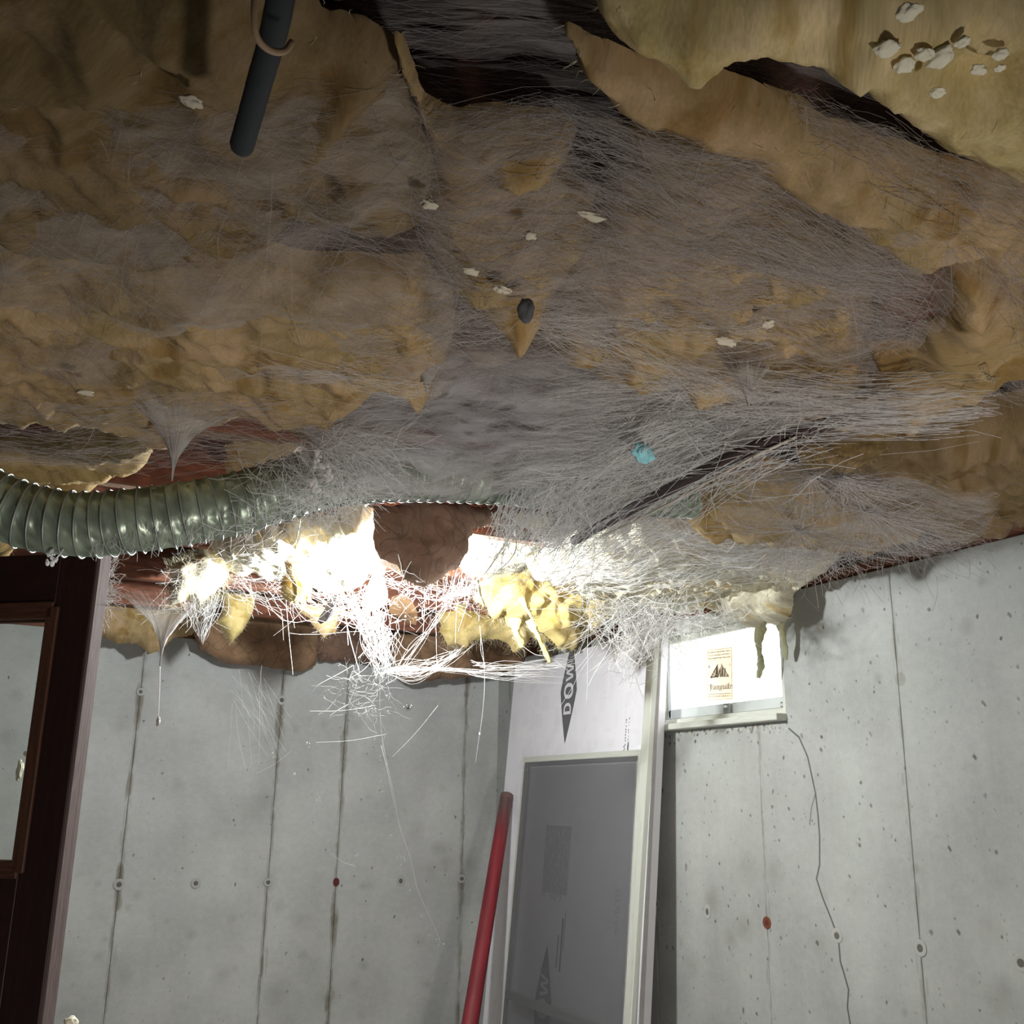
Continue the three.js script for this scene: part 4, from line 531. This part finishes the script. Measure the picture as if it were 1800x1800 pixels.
web('dusty web curtain across the dark gap above the duct bend', [[[-60, 690, 1.3], [200, 700, 1.34], [420, 700, 1.4], [580, 690, 1.45]], [[-60, 760, 1.42], [200, 770, 1.46], [420, 770, 1.5], [600, 770, 1.55]], [[-60, 800, 1.5], [200, 815, 1.55], [420, 820, 1.58], [600, 830, 1.62]]], { tex: W3t, op: 0.45, color: [0.62, 0.58, 0.57], n: 420, t: { spread: 0.35, r: [0.00012, 0.0003] } });
web('knotted white web bundle hanging at the bend of the duct', null, { mat: M.thread, extra: th => { tangle(th, [520, 745, 640, 800], [1.5, 1.7], 420, { dir: V(0.9, 0, 0.4), spread: 0.35, len: [0.04, 0.16], r: [0.0002, 0.0006] }); tangle(th, [530, 790, 640, 890], [1.55, 1.75], 520, { len: [0.03, 0.1], r: [0.0002, 0.0005], blobs: 14 }); tangle(th, [440, 830, 560, 930], [1.52, 1.62], 160, { len: [0.03, 0.1], r: [0.0002, 0.0005] }); for (const [x, y] of [[558, 812], [551, 856], [577, 832]]) { for (let k = 0; k < 12; k++) th.blob(atD(x + gauss() * 5, y + gauss() * 8, 1.52), rr(0.002, 0.004)); } } });
web('glowing white web tangle wrapped round the lit bulb', null, { mat: M.thread, extra: th => {
  tangle(th, [580, 985, 730, 1110], [2.63, 3.03], 85, { len: [0.05, 0.2], r: [0.00016, 0.00049], curl: 0.35, blobs: 10 });
  tangle(th, [700, 1010, 760, 1090], [2.63, 2.83], 70, { len: [0.03, 0.09], r: [0.00016, 0.00049], blobs: 12 });
  fan(th, [[480, 1060, 2.83], [560, 1040, 2.83], [610, 1010, 2.83]], [[640, 1060, 2.88], [660, 1110, 2.88]], 34, { r: [0.00022, 0.00055], sag: 0.04, wob: 0.02 });
  fan(th, [[620, 1050, 2.88], [680, 1060, 2.88]], [[655, 1160, 2.83], [680, 1175, 2.83]], 42, { r: [0.00012, 0.00044], wob: 0.018, sag: 0.0 });
  fan(th, [[640, 1110, 2.85], [690, 1110, 2.85]], [[650, 1190, 2.83], [690, 1190, 2.83]], 34, { r: [0.0001, 0.00033], wob: 0.014, sag: 0 });
  fan(th, [[500, 985, 2.73], [520, 1000, 2.73]], [[585, 1030, 2.81], [600, 1045, 2.83]], 40, { r: [0.00016, 0.00044], wob: 0.015, sag: 0.02 });
} });
web('stringy white web swags running from the bulb to the corner', null, { mat: M.thread, extra: th => {
  line(th, [[905, 935, 2.85], [885, 960, 2.53], [850, 1010, 2.63], [800, 1045, 2.73], [770, 1055, 2.78], [735, 1050, 2.83]], 0.0026, 0.0012); line(th, [[905, 930, 2.85], [900, 980, 2.53], [860, 1015, 2.63], [820, 1040, 2.73]], 0.0018);
  fan(th, [[780, 1000, 2.73], [830, 1000, 2.73], [900, 970, 2.63]], [[760, 1055, 2.78], [800, 1050, 2.78], [850, 1020, 2.73]], 60, { r: [0.00011, 0.00039], wob: 0.01, sag: 0.02 });
  fan(th, [[785, 1060, 2.78], [800, 1050, 2.78]], [[700, 1180, 2.83], [712, 1165, 2.83]], 9, { r: [0.00016, 0.00044], wob: 0.005, sag: 0.0 });
  fan(th, [[680, 1180, 2.83], [690, 1176, 2.83]], [[760, 1170, 2.83], [900, 1188, 2.83], [1000, 1195, 2.83]], 18, { r: [0.00011, 0.00033], wob: 0.004, sag: -0.008 });
  fan(th, [[670, 1180, 2.83], [700, 1180, 2.83]], [[780, 1160, 2.83], [830, 1130, 2.83]], 20, { r: [0.00011, 0.00028], wob: 0.006, sag: 0.05 });
  tangle(th, [790, 1030, 850, 1070], [2.68, 2.83], 70, { len: [0.03, 0.09], r: [0.00016, 0.00044] });
  for (const [x0, y0, x1, y1, r] of [[598, 1040, 612, 1134, 0.0011], [602, 1060, 632, 1182, 0.0012], [632, 1182, 612, 1238, 0.0008], [612, 1238, 580, 1258, 0.0007], [498, 985, 515, 1186, 0.0008], [540, 1062, 480, 1118, 0.0005], [745, 1010, 743, 1120, 0.0006], [770, 1000, 768, 1170, 0.0007], [815, 990, 800, 1130, 0.0006], [833, 1000, 805, 1110, 0.0006], [845, 1120, 851, 1166, 0.0005], [620, 1170, 575, 1195, 0.0007], [655, 1160, 610, 1195, 0.0007], [575, 1195, 550, 1215, 0.0005]]) line(th, [[x0, y0, 2.83], [(x0 + x1) / 2 + gauss() * 4, (y0 + y1) / 2, 2.83], [x1, y1, 2.83]], r, r * 0.7);
} });
web('long thin web thread trailing down in front of the back wall', null, { mat: M.thread, extra: th => {
  line(th, [[668, 1180, 2.83], [668, 1250, 2.81], [672, 1300, 2.79], [680, 1340, 2.77], [693, 1400, 2.75], [702, 1450, 2.73], [722, 1510, 2.71], [733, 1560, 2.69], [745, 1590, 2.68], [762, 1625, 2.67], [775, 1658, 2.66]], 0.0007, 0.0003);
  line(th, [[670, 1310, 2.79], [682, 1360, 2.77], [694, 1420, 2.75]], 0.0012, 0.0006);
  for (let k = 0; k < 34; k++) { const t = rnd(), x = 668 + 95 * t * t + gauss() * 4, y = 1300 + 350 * t; th.blob(atD(x, y, 2.77 - 0.1 * t), rr(0.0004, 0.0011)); }
  for (let k = 0; k < 9; k++) th.blob(atD(774 + gauss() * 4, 1658 + gauss() * 5, 2.66), rr(0.0005, 0.0012));
  tangle(th, [600, 1180, 690, 1270], [2.78, 2.88], 80, { len: [0.03, 0.12], r: [0.00006, 0.00014] });
  for (const [x0, y0, x1, y1] of [[450, 1360, 512, 1320], [582, 1500, 624, 1522], [545, 1250, 660, 1240], [560, 1256, 590, 1230], [556, 1305, 680, 1290], [770, 1240, 690, 1330]]) line(th, [[x0, y0, 2.83], [(x0 + x1) / 2, (y0 + y1) / 2 + 4, 2.83], [x1, y1, 2.83]], 0.0003);
  for (const [x, y] of [[539, 1310], [561, 1407], [625, 1504], [712, 1510], [518, 1360], [482, 1328], [716, 1242]]) for (let k = 0; k < 5; k++) th.blob(atD(x + gauss() * 3, y + gauss() * 3, 2.83), rr(0.0005, 0.0012));
} });
web('single fine web line hanging beside the foam board print', null, { mat: M.thread, extra: th => { line(th, [[843, 1100, 3.2], [851, 1170, 3.2], [851, 1220, 3.2], [846, 1270, 3.2], [840, 1310, 3.2], [836, 1340, 3.2]], 0.0008, 0.0004); th.blob(atD(851, 1166, 3.2), 0.003); th.blob(atD(843, 1290, 3.2), 0.003); line(th, [[900, 1120, 3.2], [905, 1124, 3.2], [940, 1150, 3.2], [965, 1155, 3.2], [1000, 1180, 3.2]], 0.0009, 0.0005); fan(th, [[820, 1170, 3.2], [850, 1180, 3.2]], [[960, 1192, 3.3], [1010, 1160, 3.3]], 20, { r: [0.0003, 0.0006], wob: 0.01 }); } });
web('messy white web clump spilling over the window corner and plank top', null, { mat: M.thread, extra: th => {
  tangle(th, [1030, 1050, 1180, 1105], [3.2, 3.6], 380, { len: [0.06, 0.3], r: [0.0003, 0.0008], curl: 0.3 });
  fan(th, [[1080, 1070, 3.3], [1240, 1080, 3.2]], [[1110, 1130, 3.3], [1160, 1105, 3.3]], 120, { r: [0.0003, 0.001], wob: 0.03 });
  fan(th, [[1120, 1105, 3.3], [1150, 1100, 3.3]], [[1085, 1160, 3.4], [1110, 1180, 3.4]], 90, { r: [0.0003, 0.0009], wob: 0.03 });
  line(th, [[1112, 1140, 3.4], [1112, 1170, 3.4], [1122, 1205, 3.4], [1133, 1232, 3.4]], 0.0011);
  tangle(th, [1180, 1075, 1300, 1105], [3.1, 3.2], 140, { len: [0.05, 0.14], r: [0.0003, 0.0009] });
  line(th, [[1170, 1055, 3.2], [1180, 1080, 3.2], [1210, 1095, 3.2], [1270, 1108, 3.15]], 0.0022, 0.0012);
} });
web('grey bird-nest web in the hollow above the right wall top', null, { mat: M.dustyThread, extra: th => { tangle(th, [1370, 930, 1500, 1000], [2.3, 2.6], 420, { len: [0.04, 0.16], r: [0.0002, 0.0005] }); tangle(th, [1480, 890, 1660, 940], [2.0, 2.3], 380, { len: [0.04, 0.2], r: [0.0002, 0.0004], dir: V(0.5, -0.2, 1), spread: 0.8 }); line(th, [[1560, 925, 2.0], [1590, 955, 2.1], [1620, 985, 2.2]], 0.0008); } });
web('short curly web wisps hanging off the silver duct', null, { mat: M.thread, extra: th => { for (let k = 0; k < 90; k++) { const x = rr(150, 560), y = 975 - Math.pow((x - 200) / 360, 2) * 70 + rr(-30, 6), L = rr(8, 30); line(th, [[x, y - L, 1.6], [x + gauss() * 5, y - L * 0.4, 1.6], [x + gauss() * 8, y + rr(0, 12), 1.6]], rr(0.0002, 0.0005)); } for (let k = 0; k < 16; k++) th.blob(atD(92 + gauss() * 5, 980 + gauss() * 7, 1.6), rr(0.0015, 0.004)); line(th, [[112, 965, 1.6], [102, 978, 1.6], [92, 985, 1.6]], 0.0012); } });
web('threads bristling round the insulation tuft beside the door edge', null, { mat: M.thread, extra: th => { tangle(th, [290, 985, 400, 1080], [2.9, 3.3], 120, { len: [0.04, 0.16], r: [0.0002, 0.0006], dir: V(-0.3, -0.6, 0.3), spread: 0.7 }); tangle(th, [380, 960, 520, 1050], [2.6, 3.1], 180, { len: [0.06, 0.2], r: [0.00015, 0.0004], dir: V(1, 0, 0.2), spread: 0.6 }); fan(th, [[330, 1040, 3.1], [400, 1050, 3.1]], [[352, 1120, 3.2], [356, 1130, 3.2]], 30, { r: [0.0003, 0.0006] }); tangle(th, [405, 1160, 470, 1250], [3.6, 3.9], 26, { len: [0.1, 0.25], r: [0.0002, 0.0004], dir: V(0.4, -1, 0), spread: 0.25, curl: 0.1 }); } });
web('fluffy dust clump stuck on the door edge', null, { mat: M.dustyThread, extra: th => { tangle(th, [162, 1020, 188, 1080], [2.08, 2.14], 130, { len: [0.02, 0.06], r: [0.0004, 0.0009] }); for (let k = 0; k < 26; k++) th.blob(atD(174 + gauss() * 6, 1068 + gauss() * 7, 2.1), rr(0.002, 0.005)); tangle(th, [178, 980, 196, 1060], [2.08, 2.16], 120, { len: [0.02, 0.05], r: [0.0004, 0.0009] }); } });
// funnels of silk drawn down to a point
function funnel(label, px, py, D, topW, topY, tail, { op = 0.9, flare = 2.2, strands = 90, tip } = {}) {
  const o = thing('cobweb_funnel', label, 'cobweb'), pos = [], uv = [], idx = [], NU = 22, NV = 26, P = atD(px, py, D), S = D / F;
  for (let j = 0; j <= NV; j++) for (let i = 0; i <= NU; i++) { const v = j / NV, w = i / NU * 6.2832, r = (topW * S * Math.pow(v, flare) + 0.0012) * (1 + 0.35 * noise(Math.cos(w) * 2 + px, Math.sin(w) * 2, v * 3)); pos.push(P.x + Math.cos(w) * r + 0.01 * v * noise(px, v * 3), P.y + (py - topY) * S * v, P.z + Math.sin(w) * r * 0.8); uv.push(i / NU, v); if (i < NU && j < NV) { const a = j * (NU + 1) + i; idx.push(a, a + 1, a + NU + 1, a + 1, a + NU + 2, a + NU + 1); } }
  const g = new THREE.BufferGeometry(); g.setAttribute('position', new THREE.Float32BufferAttribute(pos, 3)); g.setAttribute('uv', new THREE.Float32BufferAttribute(uv, 2)); g.setIndex(idx); g.computeVertexNormals();
  mesh('silk_cone', g, veilMat(W4t, [0.64, 0.62, 0.58], op), o);
  const th = new Threads(); for (let k = 0; k < strands; k++) { const w = rnd() * 6.2832, q = []; for (let j = 0; j <= 8; j++) { const v = j / 8, r = topW * S * Math.pow(v, flare) * 1.02 + 0.001; q.push(V(P.x + Math.cos(w) * r, P.y + (py - topY) * S * v, P.z + Math.sin(w) * r * 0.8)); } th.add(q, 0.0004, 0.00015); }
  if (tail) { line(th, tail.map(q => [...q, D]), 0.0016, 0.0012); if (tip) for (let k = 0; k < 9; k++) th.blob(atD(tip[0] + gauss(), tip[1] - 8 + k * 2, D), 0.0045 * Math.sin((k + 1) / 10 * 3.1)); }
  mesh('silk_threads', th.geo(), M.dustyThread, o).userData.kind = 'stuff'; return o;
}
const W4t = canvasTex(256, 256, (g, W, H) => { const im = g.createImageData(W, H), a = im.data; for (let j = 0; j < H; j++) for (let i = 0; i < W; i++) { const v = 1 - j / H, n = fbm(i / W * 6, v * 3, 2, 3), k = (j * W + i) * 4, d = Math.min(1, Math.max(0, (0.75 + n * 0.5) * (1 - sm(0.45, 1.0, v)) + 0.05)); a[k] = a[k + 1] = a[k + 2] = d * 235; a[k + 3] = 255; } g.putImageData(im, 0, 0); }, false);
funnel('smooth milky web funnel dripping towards the duct from the left insulation', 302, 845, 1.46, 110, 690, null, { flare: 2.4 });
funnel('white web funnel with a long thread ending in a pale droplet', 281, 1170, 2.5, 75, 1050, [[281, 1172], [280, 1215], [278, 1262]], { flare: 2.6, tip: [278, 1268] });
funnel('small web funnel pointing down at the blue foam scrap', 1134, 786, 1.5, 70, 715, null, { flare: 1.6 });
funnel('narrow web drip at the tip of the left web blanket', 750, 690, 1.38, 34, 610, null, { flare: 1.4 });
funnel('tiny web cone hanging above the black pipe', 1316, 716, 1.3, 40, 640, null, { flare: 1.7 });

// ------------------------------------------------------------------ scraps and tufts
function scrap(name, label, cat, c, r, mat, sc = [1, 1, 1], rough = 0.5, group) { const g = new THREE.IcosahedronGeometry(r, 4), p = g.attributes.position; const o = label.length; for (let k = 0; k < p.count; k++) { const x = p.getX(k), y = p.getY(k), z = p.getZ(k), f = 1 + rough * fbm(x / r * 1.4 + o, y / r * 1.4, z / r * 1.4 + c.x * 50, 3) * 1.6; p.setXYZ(k, x * f * sc[0], y * f * sc[1], z * f * sc[2]); } const gg = mergeVertices((g.deleteAttribute('normal'), g.deleteAttribute('uv'), g), 1e-5); gg.computeVertexNormals(); const q = gg.attributes.position, u = new Float32Array(q.count * 2); for (let k = 0; k < q.count; k++) { u[2 * k] = q.getX(k) * 6 + q.getZ(k) * 3; u[2 * k + 1] = q.getY(k) * 6; } gg.setAttribute('uv', new THREE.BufferAttribute(u, 2)); const m = mesh(name, gg, mat); m.position.copy(c); return tag(m, label, cat, group); }
scrap('foam_scrap', 'pale turquoise foam scrap caught in the webs beside the black pipe', 'foam scrap', atD(1131, 797, 1.5), 0.0145, new THREE.MeshStandardMaterial({ color: new THREE.Color(0.30, 0.66, 0.72), roughness: 0.9 }), [1.15, 1.0, 0.5], 0.55);
M.crumb = new THREE.MeshStandardMaterial({ color: new THREE.Color(0.95, 0.90, 0.70), roughness: 1 });
M.flake = new THREE.MeshStandardMaterial({ color: new THREE.Color(0.60, 0.54, 0.42), roughness: 1 });
const CRUMB = ['largest pale crumb in the torn top corner insulation', 'pale crumb above the largest crumb in the top corner', 'pale crumb left of the largest top corner crumb', 'bright crumb high in the amber hollow', 'pale crumb low under the amber hollow', 'pale crumb farthest along the amber hollow', 'tiny crumb beneath the farthest amber hollow crumb', 'flat pale crumb on the strip under the amber hollow', 'long pale crumb nearest the yellow corner tuft', 'square pale crumb at the hollow top beside the yellow tuft'];
[[1655, 100, 0.0105], [1625, 95, 0.007], [1590, 115, 0.008], [1692, 74, 0.006], [1720, 123, 0.006], [1758, 96, 0.0065], [1757, 120, 0.004], [1648, 163, 0.0065], [1560, 85, 0.008], [1597, 22, 0.009]].forEach(([x, y, r], k) => scrap('insulation_crumb', CRUMB[k], 'insulation', atY(x, y, 2.105), r * 0.95, M.crumb, [0.8 + 0.6 * rnd(), 0.5, 0.8 + 0.4 * rnd()], 0.5, 'crumbs in the torn corner insulation'));
// tapering ragged tufts that hang down
function tuft(label, pts, D, w, mat, cat = 'insulation', name = 'insulation_tuft') { const P = pts.map(q => atD(q[0], q[1], q[2] ?? D)), S = D / F; const t = thing(name, label, cat); mesh('wool', sweep(P, s => [w * S * (0.35 + 0.65 * Math.pow(1 - s, 0.8)) * (1 + 0.3 * Math.sin(s * 9)), w * S * 0.45 * (0.4 + 0.6 * (1 - s))], { seg: 40, sides: 12, rough: 0.45, freq: 45 }), mat, t); const th = new Threads(); for (let k = 0; k < 60; k++) { const c = lerpPath(P, rnd()), q = [c]; for (let s = 0; s < 3; s++) q.push(q[s].clone().add(V(gauss(), gauss() - 0.4, gauss()).multiplyScalar(w * S * 0.35))); th.add(q, 0.0003, 0.0001); } mesh('loose_fibres', th.geo(), M.fibre, t).userData.kind = 'stuff'; return t; }
tuft('long yellow insulation strip dangling over the corner', [[930, 1090], [944, 1115], [956, 1140], [966, 1164]], 3.2, 11, M.fluffYellow);
tuft('thin yellow insulation wisp left of the dangling strip', [[915, 1050], [925, 1068], [938, 1092]], 3.1, 8, M.fluffYellow);
tuft('forked pale insulation tatter under the yellow mass', [[905, 1085], [908, 1110], [918, 1138]], 3.3, 16, M.fluffYellow);
tuft('pale green-tinged insulation rag hanging across the window', [[1340, 1080], [1336, 1110], [1334, 1140], [1338, 1165], [1333, 1192]], 3.34, 12, M.rag);
tuft('pale insulation rag at the window jamb', [[1365, 1075], [1372, 1100], [1378, 1130], [1382, 1160]], 3.30, 10, M.rag);
tuft('white twisted wisp hanging below the web swags', [[838, 1020], [843, 1040], [846, 1052], [852, 1066]], 2.7, 6, M.fluffPale);
tuft('drooping insulation curl left of the bulb', [[505, 985], [512, 1010], [520, 1035], [516, 1056]], 2.75, 12, M.fluffYellow);
tuft('pale torn insulation curl near the right edge', [[1725, 640], [1735, 655], [1740, 668], [1748, 662]], 1.1, 8, M.fluff);
// dark leaf-like scrap and paper tag near the bulb
{
  const leafG = (out, D, th) => { const s = new THREE.Shape(out.map(q => new THREE.Vector2((q[0] - out[0][0]) * D / F, -(q[1] - out[0][1]) * D / F))); const g = new THREE.ExtrudeGeometry(s, { depth: th, bevelEnabled: true, bevelThickness: 0.0006, bevelSize: 0.0006, bevelSegments: 1, curveSegments: 4 }); const p = g.attributes.position; for (let k = 0; k < p.count; k++) p.setZ(k, p.getZ(k) + 30 * Math.pow(p.getX(k), 2) * 0.1 + 0.004 * noise(p.getX(k) * 60, p.getY(k) * 60)); g.computeVertexNormals(); return g; };
  let o = [[594, 1042], [592, 1060], [588, 1078], [578, 1092], [568, 1098], [563, 1094], [566, 1084], [572, 1076], [576, 1064], [584, 1050]];
  let m = mesh('dark_scrap', leafG(o, 2.84, 0.0015), new THREE.MeshStandardMaterial({ color: new THREE.Color(0.05, 0.045, 0.05), roughness: 0.9 })); m.position.copy(atD(594, 1042, 2.84)); m.rotation.y = -YAW; tag(m, 'dark curled leaf-like scrap hanging in the webs beside the bulb', 'scrap');
  o = [[690, 1050], [708, 1044], [724, 1056], [736, 1078], [734, 1100], [722, 1096], [704, 1090], [694, 1082], [684, 1076]];
  m = mesh('paper_scrap', leafG(o, 2.80, 0.0012), new THREE.MeshStandardMaterial({ color: new THREE.Color(0.56, 0.47, 0.38), map: paperTex, roughness: 0.9 })); m.position.copy(atD(690, 1050, 2.80)); m.rotation.y = -YAW; tag(m, 'torn grey paper scrap hanging just under the bulb', 'paper');
  o = [[680, 975], [700, 972], [722, 985], [740, 1008], [742, 1026], [722, 1022], [698, 1006], [684, 996]];
  m = mesh('dark_flap', leafG(o, 2.74, 0.0012), new THREE.MeshStandardMaterial({ color: new THREE.Color(0.32, 0.31, 0.32), roughness: 0.85 })); m.position.copy(atD(680, 975, 2.74)); m.rotation.y = -YAW; tag(m, 'dark grey flap shading the upper side of the bulb', 'paper');
}
// pale torn curls along the near insulation
[['pale torn flake beside the black hose end', 338, 178, 2.06, 0.013], ['pale torn flake on the left shoulder of the sagging point', 754, 360, 2.05, 0.012], ['pale torn flake on the right shoulder of the sagging point', 1040, 380, 2.05, 0.013], ['pale ridge flake above the sagging tip', 932, 414, 2.05, 0.012], ['pale flake left of the sagging tip', 828, 477, 2.05, 0.011], ['pale lip flake just left of the dark nub', 884, 510, 2.05, 0.011], ['pale torn flake on the broad web-coated slab', 1275, 600, 2.07, 0.016], ['pale torn flake hanging high on the broad slab', 1350, 570, 2.07, 0.013], ['pale flake on the webbed blanket above the duct', 150, 690, 2.05, 0.014]].forEach(([l, x, y, h, r]) => scrap('insulation_flake', l, 'insulation', atY(x, y, h), r * 0.62, M.flake, [0.8 + 0.9 * rnd(), 0.45, 0.5 + 0.4 * rnd()], 0.55));
scrap('dark_scrap', 'dark grey nub poking out of the sagging insulation tip', 'scrap', atY(924, 546, 2.035), 0.011, new THREE.MeshStandardMaterial({ color: new THREE.Color(0.10, 0.10, 0.105), roughness: 0.9 }), [0.8, 1.2, 0.8], 0.3);
// bits on the door pane and door foot
scrap('insulation_crumb', 'upper yellow crumb clinging to the door pane', 'insulation', atD(48, 1325, 2.10), 0.007, M.crumb, [1, 0.8, 0.6], 0.6);
scrap('insulation_crumb', 'elongated yellow crumb low on the door pane', 'insulation', atD(34, 1354, 2.10), 0.009, M.crumb, [0.7, 2.1, 0.6], 0.7);
scrap('insulation_crumb', 'pale crumb on the door edge at the picture bottom', 'insulation', atD(125, 1797, 2.08), 0.010, M.crumb, [1.2, 1, 0.7], 0.6);
renderer.render(scene, camera);
